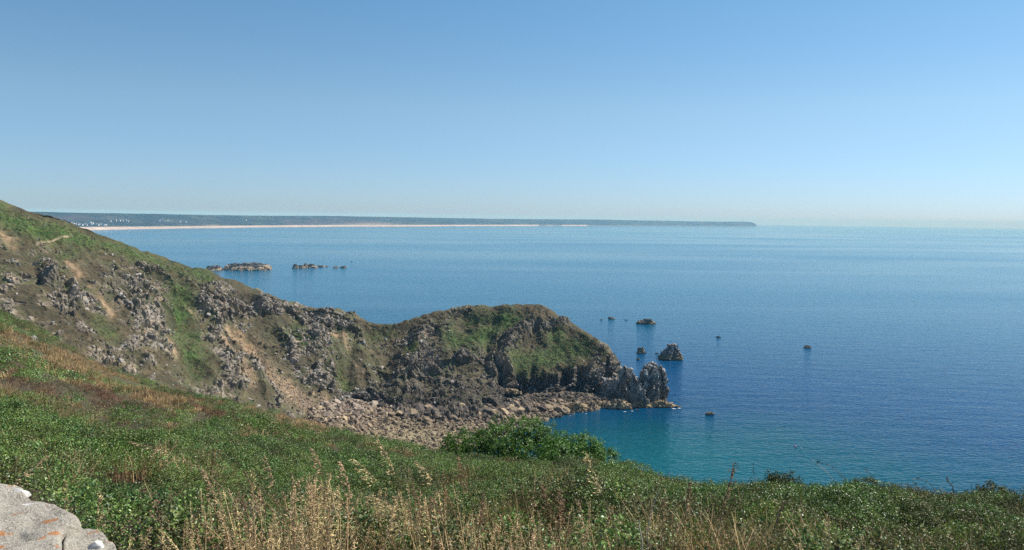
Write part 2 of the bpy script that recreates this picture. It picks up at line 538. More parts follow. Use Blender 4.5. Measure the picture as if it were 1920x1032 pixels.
# what grows and lies where
GREEN = [([(0, 398), (60, 425), (130, 442), (175, 455)], 17, 1.1), ([(160, 446), (260, 480), (330, 503), (390, 520)], 11, 0.8), ([(340, 545), (335, 600), (355, 650), (370, 690)], 20, 1.1),
         ([(150, 470), (110, 480)], 10, 0.6), ([(185, 600), (210, 625)], 14, 0.7), ([(550, 610), (565, 650)], 10, 0.6), ([(735, 620), (700, 625)], 12, 0.5), ([(640, 700), (655, 720)], 12, 0.6),
         ([(850, 640), (900, 632), (935, 610), (960, 600)], 17, 1.3), ([(880, 600), (930, 602)], 14, 0.8), ([(765, 660), (775, 655)], 8, 0.9),
         ([(975, 680), (1020, 672), (1060, 655), (1095, 650)], 19, 1.3), ([(1030, 640), (1050, 625)], 12, 0.9), ([(1000, 690), (1030, 685)], 10, 0.6)]
EARTHP = [([(0, 430), (10, 442), (22, 450)], 8, 1.2), ([(432, 612), (462, 645), (490, 678), (540, 722), (585, 758)], 11, 1.35), ([(415, 628), (440, 670), (466, 725)], 6, 1.1),
          ([(500, 690), (550, 745)], 12, 1.0), ([(128, 488), (150, 515)], 6, 1.0), ([(165, 540), (210, 590)], 5, 0.8), ([(310, 640), (328, 668)], 5, 1.0), ([(640, 635), (650, 655)], 6, 0.9), ([(610, 635), (632, 640)], 3, 0.9),
          ([(665, 690), (680, 705)], 4, 0.7), ([(350, 575), (362, 585)], 5, 0.6), ([(590, 735), (610, 750)], 8, 0.9)]
PATH = [(72, 455), (100, 447), (138, 441)]
ROCKS = [(40, 475, 55, 25, .55), (90, 512, 22, 24, 1.0), (30, 540, 40, 40, .5), (120, 575, 50, 45, .6), (215, 545, 55, 40, .55), (265, 530, 40, 40, .5), (170, 470, 20, 14, .6), (120, 465, 30, 12, .3), (335, 515, 25, 15, .6), (270, 600, 50, 40, .45), (275, 680, 22, 14, .8), (190, 660, 30, 30, .55),
         (155, 620, 18, 30, .6), (400, 560, 40, 30, .6), (450, 570, 55, 25, .9), (485, 570, 18, 14, 1.0), (520, 580, 30, 18, .5), (580, 600, 45, 22, .9), (590, 630, 40, 30, .7), (640, 620, 40, 20, .5), (430, 690, 35, 45, .7), (470, 705, 20, 30, .8), (560, 660, 40, 40, .4), (600, 700, 40, 35, .55), (700, 620, 20, 20, .5),
         (790, 620, 40, 18, .9), (800, 640, 40, 25, .9), (745, 640, 22, 25, .8), (860, 590, 30, 14, .7), (875, 580, 12, 6, .9), (800, 670, 45, 25, .8), (870, 672, 45, 22, .9), (760, 690, 40, 30, .6), (720, 720, 60, 22, .9), (850, 720, 80, 22, 1.0), (920, 690, 35, 25, .9),
         (955, 650, 22, 30, 1.0), (975, 630, 28, 16, 1.0), (1005, 610, 20, 14, .9), (1040, 605, 20, 10, .6), (945, 720, 25, 25, 1.0), (1030, 715, 60, 18, 1.2), (1100, 700, 40, 25, 1.1), (1135, 690, 22, 35, 1.1), (1120, 730, 40, 20, 1.2), (1030, 645, 20, 8, .5), (1060, 602, 14, 6, .9), (1120, 648, 26, 12, .55), (1146, 690, 14, 34, 1.2), (690, 604, 12, 5, .6), (640, 590, 20, 6, .7), (1085, 615, 14, 7, .5), (640, 740, 60, 14, .8), (980, 735, 60, 12, 1.0)]
rock = np.full(X.shape, -0.05)
for cx, cy, rx, ry, s in ROCKS: rock = np.maximum(rock, 0) + s * ell(X, Y, cx, cy, rx * 0.85, ry * 0.85)
rock = np.minimum(rock, 1.35)
grn = np.zeros(X.shape); ear = np.zeros(X.shape)
for pts, w, s in GREEN:
    d, al = seg_dist(X, Y, pts); grn = np.maximum(grn, s * np.exp(-(d / w) ** 2))
for pts, w, s in EARTHP:
    d, al = seg_dist(X, Y, pts); ear = np.maximum(ear, s * np.exp(-(d / (w * (0.75 + 0.6 * al))) ** 2))
pd_, _ = seg_dist(X, Y, PATH)

nb = fbm(P / 38.0, 3, 3)
nm = fbm(P / 11.0, 4, 5)
nf = fbm(P / 3.2, 3, 9)
rmask = sstep(0.15, 0.62, rock * 0.62 + 0.5 * nm + 0.42 * nf + 0.10 - 0.16 * sstep(600, 700, X) - 0.75 * np.clip(grn, 0, 1.2) - 0.7 * np.clip(ear, 0, 1.1) - 0.25 * sstep(600, 380, Y + 0.25 * (X - 150) * 0)) * front
rmask = np.maximum(rmask, tip * front * sstep(-0.7, 0.2, nm + 0.3))
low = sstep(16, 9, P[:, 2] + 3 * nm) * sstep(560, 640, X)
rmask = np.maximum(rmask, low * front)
# rock relief: big ledges, blocks, chips; foliation dips to the right
dip = Matrix.Rotation(R_(28), 3, 'Y')
Pd = P @ np.array(dip).T
k0, t0_, c0 = blocks(Pd, 17.0, 11, (1.2, 1.0, 0.8), 1.2)
k1, t1, c1 = blocks(Pd, 7.5, 21, (1.0, 1.0, 0.75))
k2, t2, c2 = blocks(Pd, 3.2, 31, (1.0, 1.0, 1.25))
k3, t3, c3 = blocks(Pd, 1.5, 41, (1.3, 1.0, 0.8))
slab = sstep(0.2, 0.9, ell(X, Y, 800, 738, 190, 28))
kl, tl, cl = blocks(P @ np.array(Matrix.Rotation(R_(12), 3, 'Y')).T, 3.2, 51, (3.4, 1.5, 0.55))
ks, ts, cs_ = blocks(P @ np.array(Matrix.Rotation(R_(14), 3, 'Y')).T, 7.5, 57, (2.6, 1.1, 0.5), 1.1)
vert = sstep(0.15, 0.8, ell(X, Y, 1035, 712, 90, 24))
kv, tv, cv = blocks(P, 3.0, 61, (1.1, 1.1, 3.6))
k2 = k2 * (1 - slab) + kl * 1.3 * slab
k2 = k2 * (1 - vert) + kv * 2.0 * vert
hd = sstep(520, 720, X)
lowz = np.clip(slab * 1.1, 0, 1)
uu = np.repeat(ui, NV)
RB = np.stack([uu * 1.15 + 0.12 * nm, (vv - 3) * 0.22, np.zeros(len(P))], 1)
rib = 1 - 2.2 * np.abs(fbm(RB, 3, 83))                          # spurs and gullies running down the slope
rmask_rib = np.clip(rib, -1, 1)
rw_ = rmask * (1 - 0.75 * lowz)
disp = 2.4 * nb + 0.8 * nm * (1 - 0.4 * rmask) + (2.9 + 0.2 * hd) * rmask_rib * (0.35 + 0.65 * sstep(-0.2, 0.5, nb + rock - 0.2)) * (1 - 0.6 * lowz) * (1 - 0.65 * hd * np.clip(grn, 0, 1))
disp += rw_ * ((1.4 + 2.4 * hd) * k0 + (2.5 - 0.7 * hd) * k1) + rmask * ((1.0 - 0.35 * hd) * (1 - 0.3 * lowz) * k2 + (0.35 - 0.1 * hd) * k3 + 0.5 + 2.3 * lowz * ks) + (1 - rmask) * 0.22 * nf
rid = np.abs(fbm(P / 17.0, 3, 77)); disp -= 2.2 * np.clip(0.22 - rid, 0, 1) / 0.22 * rmask * 0.6
feat = [([(340, 540), (340, 610), (370, 695)], 16, -3.5), ([(432, 612), (490, 678), (585, 758)], 15, -1.8), ([(1005, 600), (965, 635), (945, 668), (955, 722)], 13, 5.5), ([(880, 615), (905, 650)], 22, -2.0),
        ([(450, 640), (475, 715)], 12, 2.2), ([(660, 640), (640, 740)], 12, -2.5), ([(90, 500), (95, 525)], 15, 4.5), ([(485, 558), (488, 575)], 10, 2.5), ([(600, 600), (590, 650)], 14, 2.5), ([(690, 620), (740, 690)], 14, -2.0),
        ([(800, 615), (770, 660), (745, 700)], 14, 2.8), ([(1055, 600), (1045, 612)], 8, 2.0), ([(545, 620), (590, 700)], 12, -1.5)]
for pts, w, a in feat:
    d, al = seg_dist(X, Y, pts); disp += a * np.exp(-(d / w) ** 2)
for cx, cy, r, a in [(1062, 700, 8, -6), (1000, 700, 7, -5), (1085, 705, 6, -4), (815, 752, 8, -2), (655, 722, 9, -4), (940, 700, 6, -4), (975, 712, 8, -4), (1120, 725, 8, -4)]:
    disp += a * ell(X, Y, cx, cy, r, r * 2.2)
edge = sstep(2.4, 3.0, vv) * sstep(3.35, 3.05, vv)             # keep the skyline near where it was drawn
disp *= (1 - 0.4 * edge) * (0.35 + 0.65 * front) * (1 - 0.45 * tip)
# parallel beds dipping to the right, each its own thickness of step
sw = (P[:, 0] * math.sin(R_(24)) + P[:, 1] * 0.12 + P[:, 2] * math.cos(R_(24)) + 1.6 * nm + 0.5 * nf) / 2.3
sfl = np.floor(sw)
sh = h01(sfl, sfl * 0 + 3, sfl * 0 + 5, 99)
strat = ((sw - sfl) - 0.5) * (0.4 + 1.2 * sh)
strw = rmask * hd * (0.55 + 0.6 * lowz) * (1 - 0.8 * vert) * front
disp += 1.5 * strat * strw
# the path is a small level bench
disp -= 0.5 * np.exp(-(pd_ / 2.2) ** 2)
P2 = P + nrm * disp[:, None]
P2[:, 2] += 0.5 * nf * (1 - rmask)

# colours of what is there
def lerp(a, b, t): return a + (b - a) * t[:, None]
one = np.ones(len(P))
heath = np.array([0.080, 0.064, 0.032])[None] * (1 + 0.28 * nm[:, None]) * np.stack([1 + 0.12 * nf, one, 1 - 0.1 * nf], 1)
c = lerp(heath, np.array([[0.078, 0.088, 0.034]]), sstep(-0.1, 0.9, nm + 0.7 * nb + 0.1) * 0.75)
c = lerp(c, np.array([[0.14, 0.106, 0.056]]), sstep(0.25, 0.9, fbm(P / 7.0, 3, 91)) * 0.5)
c = lerp(c, np.array([[0.054, 0.096, 0.018]]) * (1 + 0.35 * nf[:, None]), np.clip(grn * (0.75 + 0.5 * nm), 0, 1) * 0.92)
c = lerp(c, np.array([[0.27, 0.185, 0.105]]) * (1 + 0.18 * nf[:, None]) * np.stack([one, 1 + 0.06 * nm, 1 + 0.12 * nm], 1), np.clip(ear * (0.9 + 0.6 * nf), 0, 1))
c = lerp(c, np.array([[0.33, 0.26, 0.165]]), np.exp(-(pd_ / 1.7) ** 2) * front)
tone = (0.5 + (0.35 + 0.35 * hd) * t1 + (0.55 - 0.3 * hd) * t2 + (0.3 - 0.1 * hd) * t3)[:, None] * (1 - 0.2 * hd)[:, None] * (0.93 + 0.0 * nf)[:, None]
rc = np.array([0.25, 0.205, 0.155])[None] * tone * (1 + 0.15 * nf[:, None])
rc = lerp(rc, np.array([[0.30, 0.22, 0.13]]) * tone, sstep(0.3, 0.9, fbm(P / 9.0, 3, 95)) * 0.55)
rc = rc * (1 + strw * (sh - 0.5) * 0.7)[:, None]
dark = np.clip(slab * 0.8 + 0.7 * vert + low * 0.6 + 0.9 * ell(X, Y, 90, 512, 24, 24) * 0.7, 0, 1)  # wet slabs and brown cliffs, with their shading also painted into the rock
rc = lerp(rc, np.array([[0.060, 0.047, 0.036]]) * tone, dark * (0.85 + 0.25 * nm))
gu = sstep(0.25, 0.7, nf + nm * 0.6) * np.clip(ell(X, Y, 1142, 690, 16, 32) * 1.3, 0, 1)
rc = lerp(rc, np.array([[0.55, 0.53, 0.50]]), gu)
rc = lerp(rc, np.array([[0.30, 0.215, 0.115]]) * tone, sstep(4.5, 2.0, P2[:, 2] + nm) * 0.85)
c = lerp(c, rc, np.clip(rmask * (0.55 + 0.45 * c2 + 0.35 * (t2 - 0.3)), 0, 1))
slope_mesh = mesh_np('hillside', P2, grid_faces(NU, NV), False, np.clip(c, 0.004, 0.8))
hillside = add('hillside', slope_mesh, M_SLOPE, kind='structure')
SL = dict(P=P2, N=nrm, X=X, Y=Y, rock=rmask, grn=grn, ear=ear, front=front, vv=vv)

# ------------------------------------------------------------------ the cove beach (bed under the stones)
near = np.array([(480, 790, 24), (540, 795, 19), (600, 800, 14), (660, 815, 10), (720, 838, 6.5), (790, 850, 3), (850, 850, 1.0), (905, 835, 0), (960, 815, -0.8), (1010, 802, -1), (1060, 790, -1.2), (1110, 781, -1.5), (1150, 776, -1.8), (1185, 770, -2)], float)
near[:2, 2] -= 9
near3 = at_z(near[:, 0], near[:, 1], near[:, 2])
fa = np.array([(480, 735), (545, 752), (600, 760), (660, 756), (715, 763), (790, 769), (850, 771), (905, 769), (955, 752), (1005, 744), (1050, 741), (1090, 743), (1135, 750), (1165, 756)], float)
faz = np.array([16, 14, 14, 12, 8.5, 8, 8, 7, 7, 7, 6, 5, 3.5, 2])
far3 = at_z(fa[:, 0], fa[:, 1], faz)
mid3 = (near3 + far3) / 2; mid3[:, 2] -= 0.6
lowr = near3 + np.array([0.12, -1, 0]) * 30; lowr[:, 2] = np.minimum(near3[:, 2] - 6, -4)
BC = np.stack([far3 + np.array([0, 8, 0.4]), far3, mid3, near3, lowr], 1)
nbu, nbv = 320, 150
B = catmull(BC, np.linspace(0, len(BC) - 1, nbu))
B = np.swapaxes(catmull(np.swapaxes(B, 0, 1), np.linspace(0, 4, nbv)), 0, 1)
BP = B.reshape(-1, 3).copy()
kb, tb, cb = blocks(BP, 3.0, 71)
kb2, tb2, cb2 = blocks(BP, 1.5, 72)
BZ = 0.9 * fbm(BP / 14, 3, 73)
BX, BY = photo_xy(BP)
BP2 = BP.copy(); BP2[:, 2] += BZ + 0.5 * kb + 0.3 * kb2
pinky = np.clip(ell(BX, BY, 640, 765, 60, 18) * 1.2, 0, 1)
bc = np.array([0.17, 0.125, 0.08])[None] * (0.55 + 0.5 * tb + 0.4 * tb2)[:, None]
bc = lerp(bc, np.array([[0.46, 0.36, 0.29]]) * (0.7 + 0.5 * tb2)[:, None], pinky)
bc = lerp(bc, np.array([[0.30, 0.245, 0.14]]) * (0.6 + 0.7 * tb2)[:, None], np.clip(ell(BX, BY, 770, 815, 110, 22), 0, 1) * 0.8)
bc = lerp(bc, np.array([[0.05, 0.05, 0.025]]), sstep(0.5, -0.3, BP2[:, 2]))
add('beach', mesh_np('beach', BP2, grid_faces(nbu, nbv), False, np.clip(bc, 0.01, 0.8)), M_ROCK, kind='structure')


# ------------------------------------------------------------------ rock masses: stacks, skerries, big blocks
def rock_mass(levels, D, depth, seed, nth=72, nh=56, rel=1.0, fol=(1, 1, 2.2), cell=2.6, base_z=-3.0, colour='stack', z0=0.0, lean=0.0, ridges=0):
    """closed rock from its outline: levels = (photo y, left x, right x) from the top down; depth = thickness front to back in metres"""
    L = np.array(levels, float)
    pl = at(L[:, 1], L[:, 0], np.full(len(L), D)); pr = at(L[:, 2], L[:, 0], np.full(len(L), D))
    z = (pl[:, 2] + pr[:, 2]) / 2
    x0, x1 = pl[:, 0], pr[:, 0]
    z, x0, x1 = np.append(z, z0 + base_z), np.append(x0, x0[-1] - 0.5), np.append(x1, x1[-1] + 0.5)
    o = np.argsort(z); z, x0, x1 = z[o], x0[o], x1[o]
    ht = z[-1] - z[0]
    q = np.linspace(0, 1, nh); q = 1 - (1 - q) ** 1.35
    zz = z[0] + q * ht
    cx = (np.interp(zz, z, x0) + np.interp(zz, z, x1)) / 2
    hw = (np.interp(zz, z, x1) - np.interp(zz, z, x0)) / 2
    wmax = hw.max()
    cap = np.sqrt(np.clip((1 - q) / 0.06, 0, 1))
    hw = hw * np.clip(cap, 0.0, 1)
    dp = depth / 2 * (0.35 + 0.65 * hw / wmax)
    dp = dp * np.clip(cap, 0, 1)
    th = np.linspace(0, 2 * math.pi, nth, endpoint=False)
    T, Zi = np.meshgrid(th, np.arange(nh), indexing='ij')
    cs, sn = np.cos(T), np.sin(T)
    sq = lambda v: np.sign(v) * np.abs(v) ** 0.95
    if ridges:
        rg = np.random.default_rng(seed)
        wr = np.zeros_like(T)
        for kk_ in range(3):
            fq = ridges + kk_ * 2 + rg.integers(0, 2)
            ph = rg.random() * 6.28 + (Zi / nh) * rg.uniform(-2.2, 0.6) * 1.5 + 0.35 * fbm(np.stack([Zi.ravel() * 0.11, T.ravel() * 0.6, np.full(T.size, seed)], 1), 2, seed + 21).reshape(T.shape)
            tri = 2 * np.abs(((T * fq + ph) / (2 * math.pi)) % 1 - 0.5) * 2 - 1
            wr += tri * (0.17, 0.09, 0.04)[kk_]
        rmod = 0.90 + wr
    else:
        rmod = np.ones_like(T)
    side = np.clip(1 - np.abs(cs) ** 3, 0, 1)                    # outline kept, front and back carved
    Gx = cx[Zi] + sq(cs) * hw[Zi] * (rmod * (0.35 + 0.65 * side) + (1 - (0.35 + 0.65 * side)))
    Gy = D + sq(sn) * dp[Zi] * rmod + lean * (zz[Zi] - z[0])
    Gm = np.stack([Gx, Gy, zz[Zi]], -1)
    ctr = np.array([cx.mean(), D, 0])
    nn = np.stack([cs, sn, 0.25 + 0.9 * (Zi / nh) ** 3], -1); nn /= np.linalg.norm(nn, axis=-1, keepdims=True)
    Pm = Gm.reshape(-1, 3); nn = nn.reshape(-1, 3)
    tilt = np.array(Matrix.Rotation(R_(-22), 3, 'Y'))
    Pt = Pm @ tilt.T
    s = cell
    a1, u1, _ = blocks(Pt, s, seed, fol, 1.6)
    a2, u2, k2_ = blocks(Pt, s * 0.42, seed + 3, (1, 1, 1.4))
    nfm = fbm(Pm / (s * 2), 3, seed + 9)
    d = rel * (0.40 * s * a1 + 0.2 * s * a2 + 0.10 * s * nfm - 0.18 * s)
    d *= np.clip(np.repeat(np.clip(hw / (0.3 * wmax + 1e-6), 0.25, 1)[None], nth, 0).ravel(), 0, 1)
    Pm2 = Pm + nn * d[:, None]
    nh2 = fbm(Pm / s, 3, seed + 4)
    zr = Pm2[:, 2]
    tn = (0.6 + 0.5 * u1 + 0.35 * u2)[:, None]
    n = len(Pm)
    if colour == 'stack':
        cc = np.tile(np.array([[0.20, 0.178, 0.15]]), (n, 1)) * tn
        cc = lerp(cc, np.array([[0.24, 0.20, 0.15]]) * tn, sstep(0.1, 0.7, nh2) * sstep(z[0] + ht * 0.4, z[0] + ht * 0.8, zr) * 0.8)
        cc = lerp(cc, np.array([[0.55, 0.53, 0.50]]) * (0.8 + 0.3 * u2)[:, None], sstep(0.1, 0.5, 0.9 * fbm(Pt / (s * np.array([0.45, 0.45, 1.6])), 3, seed + 14) + 0.2 * nfm) * sstep(z[0] + ht * 0.35, z[0] + ht * 0.7, zr) * 0.85)
        cc = lerp(cc, np.array([[0.34, 0.25, 0.13]]) * tn, sstep(4.8, 2.6, zr - z0 + 3.2 * nh2))
    elif colour == 'tan':
        cc = np.tile(np.array([[0.36, 0.27, 0.16]]), (n, 1)) * tn
        cc = lerp(cc, np.array([[0.15, 0.12, 0.09]]) * tn, sstep(z[0] + ht * 0.75, z[0] + ht, zr + 0.5 * nh2) * 0.5)
    elif colour == 'dark':
        cc = np.tile(np.array([[0.13, 0.11, 0.09]]), (n, 1)) * tn
    elif colour == 'grey':
        cc = np.tile(np.array([[0.30, 0.285, 0.24]]), (n, 1)) * tn
        cc = lerp(cc, np.array([[0.17, 0.15, 0.12]]) * tn, sstep(0.2, 0.7, nh2) * 0.6)
    else:   # skerry: tan below, black lichen above
        cc = np.tile(np.array([[0.085, 0.075, 0.065]]), (n, 1)) * tn
        cc = lerp(cc, np.array([[0.36, 0.27, 0.17]]) * tn, sstep(0.72, 0.45, (zr - z0) / max(z[-1] - z0, 0.1) + 0.22 * nh2))
        cc = lerp(cc, np.array([[0.42, 0.38, 0.33]]) * tn, sstep(0.3, 0.7, nh2) * sstep(0.6, 0.9, (zr - z0) / max(z[-1] - z0, 0.1)) * 0.6)
    cc = lerp(cc, np.array([[0.03, 0.03, 0.022]]), sstep(0.55, 0.15, zr - z0 + 0.1 * nh2))
    piv = np.array([cx[0], D, z0])
    F = grid_faces(nth, nh, True)
    return mesh_np('rock', Pm2 - piv, F, False, np.clip(cc, 0.008, 0.8)), Vector(piv)


def rock_thing(name, levels, D, depth, seed, label, cat, group=None, **kw):
    me, piv = rock_mass(levels, D, depth, seed, **kw)
    return add(name, me, M_ROCK, label=label, cat=cat, group=group, loc=piv)


def stack(label, main, Dm, depth, seed, extra):
    o = rock_thing('sea_stack', main, Dm, depth, seed, label, 'sea stack', nth=130, nh=120, cell=3.6, fol=(0.9, 1, 1.9), rel=0.95, ridges=4, lean=0.22)
    for lv, Dx, dpx, sd in extra:
        me, piv = rock_mass(lv, Dx, dpx, sd, nth=100, nh=100, cell=3.2, fol=(0.8, 1, 2.0), rel=0.9, ridges=3, lean=0.15)
        b_ = add('buttress', me, M_ROCK, o)
        b_.location = piv - o.location


stack('pointed dark sea stack with pale crown beside the headland tip',
      [(688, 1171, 1175), (691, 1166, 1183), (697, 1162, 1188), (708, 1160, 1191), (722, 1160, 1194), (740, 1159, 1197), (760, 1156, 1200), (771, 1152, 1204)], 513, 13, 301,
      [([(700, 1187, 1189), (708, 1185, 1195), (720, 1183, 1204), (735, 1182, 1211), (750, 1182, 1217), (771, 1183, 1228)], 506, 11, 303)])
stack('outermost tall sea stack streaked with white droppings',
      [(681, 1225, 1229), (684, 1218, 1233), (690, 1211, 1236), (700, 1207, 1237), (714, 1204, 1238), (735, 1205, 1238), (750, 1207, 1239), (766, 1210, 1241)], 511, 14, 311,
      [([(686, 1238, 1241), (692, 1237, 1245), (702, 1236.5, 1250), (716, 1236.5, 1253), (735, 1237, 1252), (748, 1237, 1251), (766, 1238, 1256)], 515, 11, 313)])
rock_thing('rock_pinnacle', [(693, 1203, 1206), (700, 1200, 1209), (712, 1197, 1211), (728, 1195, 1214), (750, 1194, 1216)], 516, 6, 321,
           'slim dark rock spike between the two sea stacks', 'rock', cell=2.0, fol=(0.8, 1, 3), base_z=-2, z0=3)
rock_thing('rock_ledge', [(707, 1146, 1160), (710, 1138, 1166), (714, 1130, 1168), (722, 1128, 1168), (740, 1126, 1167), (760, 1124, 1166)], 522, 14, 331,
           'low rock buttress joining the headland to the first sea stack', 'rock', nth=110, nh=80, cell=3.6, fol=(1.6, 1, 0.8), ridges=5)
rock_thing('shore_block', [(748, 1150, 1162), (751, 1146, 1172), (756, 1142, 1180), (763, 1137, 1187), (771, 1132, 1192)], 502, 10, 341,
           'big tan shore block under the pointed sea stack', 'rock', colour='tan', cell=3.4, nth=80, nh=50)
rock_thing('shore_block', [(752, 1128, 1138), (757, 1122, 1143), (764, 1118, 1147), (771, 1114, 1150)], 503, 8, 345,
           'tan shore block left of the big block at the stack foot', 'rock', colour='tan', cell=2.6)
rock_thing('shore_block', [(755, 1078, 1090), (759, 1072, 1097), (766, 1066, 1103), (776, 1060, 1108)], 494, 9, 351,
           'sloping tan slab at the water edge of the cove', 'rock', colour='tan', cell=3.2, nth=80, nh=50)
rock_thing('shore_block', [(753, 1106, 1114), (758, 1102, 1120), (764, 1100, 1124), (768, 1098, 1126)], 499, 7, 355,
           'small tan block between the water edge slab and the stacks', 'rock', colour='tan', cell=2.0)
rock_thing('shore_block', [(752, 1225, 1246), (756, 1218, 1262), (761, 1212, 1274), (766, 1208, 1281)], 507, 8, 361,
           'low tan toe of rock running out from the outermost stack', 'rock', colour='tan', cell=2.4)
rock_thing('boulder', [(779, 905, 925), (783, 892, 936), (790, 880, 941), (797, 878, 942)], 466, 9, 371,
           'broad flat pale boulder behind the round green bush', 'boulder', colour='tan', cell=3.6, z0=1, base_z=-2)
rock_thing('boulder', [(804, 762, 772), (809, 756, 779), (816, 752, 784), (823, 750, 786)], 432, 6, 375,
           'grey and black boulder on the lower beach above the scrub edge', 'boulder', colour='dark', cell=2.6, z0=3, base_z=-2)
rock_thing('boulder', [(795, 712, 722), (800, 706, 732), (808, 702, 738), (814, 700, 740)], 440, 6, 379,
           'dark brown boulder at the left of the lower beach', 'boulder', colour='dark', cell=2.4, z0=5, base_z=-2)
rock_thing('boulder', [(746, 808, 818), (751, 802, 826), (758, 798, 831), (764, 797, 832)], 478, 8, 383,
           'black wedge of rock at the foot of the headland slabs', 'boulder', colour='dark', cell=3.0, z0=9, base_z=-2)
rock_thing('boulder', [(728, 948, 962), (732, 940, 972), (739, 936, 980), (746, 934, 982)], 500, 7, 387,
           'long brown boulder lying under the vertical cliff', 'boulder', colour='tan', cell=2.8, z0=9, base_z=-2)
rock_thing('boulder', [(736, 668, 684), (741, 660, 694), (750, 655, 700), (758, 652, 702)], 470, 9, 391,
           'rounded dark slab at the head of the cove', 'boulder', colour='dark', cell=3.6, z0=12, base_z=-2)
rock_thing('boulder', [(742, 533, 537), (746, 530, 540), (753, 529, 541), (757, 528, 542)], 440, 3, 395,
           'rusty orange boulder on the scree below the slope', 'boulder', colour='tan', cell=1.4, z0=19, base_z=-1.5)

# skerries standing off the coast
SK = 'rocks awash off the headland'


def skerry(levels, depth, seed, label, cat='skerry', group=None, name='skerry', **kw):
    base = on_sea((levels[-1][1] + levels[-1][2]) / 2, levels[-1][0])
    D = base[1]
    m = D / FPX
    kw.setdefault('cell', max(1.0, (levels[-1][2] - levels[-1][1]) * m / 7))
    return rock_thing(name, levels, D, depth * m, seed, label, cat, group, z0=float(base[2]), colour=kw.pop('colour', 'skerry'), **kw)


skerry([(498, 402, 408), (499.5, 394, 411), (502, 389, 413), (505, 387, 414), (507.5, 386, 415)], 40, 401, 'small tan rock island left of the long low island', 'island', name='rock_island', base_z=-2)
skerry([(493.3, 466, 478), (495, 446, 488), (497, 432, 498), (500, 424, 504), (503, 420, 507), (505.5, 418, 508)], 90, 405, 'long low rock island with black top, far out to sea', 'island', name='rock_island', nth=140, base_z=-2, cell=9)
skerry([(506, 414, 417), (507.5, 411, 419)], 8, 409, 'tiny rock between the two tan islands')
skerry([(509.8, 374, 380), (511.5, 370, 384)], 18, 410, 'low pale rock just off the slope skyline')
skerry([(494.5, 553, 555), (497, 551, 557), (500, 550, 559), (503.5, 547, 562)], 14, 411, 'left jagged tooth of the broken reef', 'reef', 'broken reef far out to sea', name='reef_rock')
skerry([(497.5, 562, 568), (500, 558, 571), (503, 556, 573)], 16, 413, 'low lump beside the left tooth of the reef', 'reef', 'broken reef far out to sea', name='reef_rock')
skerry([(492.5, 572, 573.5), (496, 570.5, 575), (500, 569, 577), (502.5, 567, 579)], 12, 415, 'thin upright spike in the middle of the reef', 'reef', 'broken reef far out to sea', name='reef_rock')
skerry([(495, 580, 585), (497, 577, 590), (500, 575, 594), (502, 574, 596)], 26, 417, 'widest dark hump of the broken reef', 'reef', 'broken reef far out to sea', name='reef_rock')
skerry([(498, 598, 604), (499.5, 595, 608), (501, 594, 611)], 18, 419, 'flat tail of the reef right of the wide hump', 'reef', 'broken reef far out to sea', name='reef_rock')
skerry([(498.5, 611, 614), (500.3, 608.5, 616)], 10, 421, 'small dark knob after the flat reef tail', 'reef', 'broken reef far out to sea', name='reef_rock')
skerry([(500, 627, 632), (502.5, 623, 636)], 16, 423, 'low pale rock left of the last reef knob', 'reef', 'broken reef far out to sea', name='reef_rock')
skerry([(499, 643, 647), (500.5, 639, 648.5), (502.8, 637, 649)], 14, 425, 'dark knob at the right end of the reef', 'reef', 'broken reef far out to sea', name='reef_rock')
skerry([(489.8, 658, 659.5), (491, 657, 661)], 6, 427, 'lone tiny dark rock beyond the reef')
skerry([(594.5, 1142, 1144.5), (596, 1141, 1151), (598.5, 1140, 1154)], 14, 431, 'small low skerry above the headland shoulder')
skerry([(599.2, 1126, 1128), (600.4, 1125, 1129)], 5, 433, 'tiny rock left of the small low skerry')
skerry([(599.6, 1173, 1176), (600.6, 1171, 1178)], 6, 435, 'tiny rock between the small skerry and the flat skerry')
skerry([(598.2, 1209, 1217), (600, 1203, 1222), (603, 1196, 1226), (607.5, 1192, 1230)], 26, 437, 'flat broken skerry offshore with brown weed', rel=1.3)
skerry([(652, 1198, 1204), (654, 1195, 1207), (658, 1194, 1209), (662.5, 1193, 1211)], 14, 439, 'single wedge shaped brown rock beyond the stacks', cell=2.2)
skerry([(671.5, 1194, 1198), (673, 1193, 1199.5), (675.5, 1192, 1200)], 6, 441, 'small round rock below the wedge shaped brown rock', cell=1.0)
skerry([(644.5, 1256, 1264), (647, 1253, 1269), (652, 1252, 1271), (655, 1248, 1274), (660, 1242, 1278), (666, 1237, 1280), (670, 1234, 1281), (673.5, 1233, 1282)], 40, 443, 'brown rock islet topped by a white stained block', 'islet', name='rock_islet', colour='stack', nth=110, nh=80, cell=3.0, fol=(1.2, 1, 0.9), ridges=4)
skerry([(661.5, 1230, 1233), (663.5, 1227, 1236)], 6, 445, 'low rock at the left foot of the white topped islet')
skerry([(630.8, 1344, 1349), (632.8, 1342, 1352)], 8, 447, 'small dark rock in open water right of the islet')
skerry([(647.8, 1513, 1518), (649.5, 1509, 1520), (652.3, 1506, 1522)], 14, 449, 'isolated dark rock farthest right in open water')
skerry([(772.3, 1327, 1335), (774.5, 1323, 1338), (778, 1322, 1339)], 10, 451, 'low tan rock alone in the water below the stacks', colour='tan')
skerry([(768, 1192, 1197), (770, 1189, 1200)], 5, 453, 'pale rock awash at the foot of the pointed stack', colour='tan')


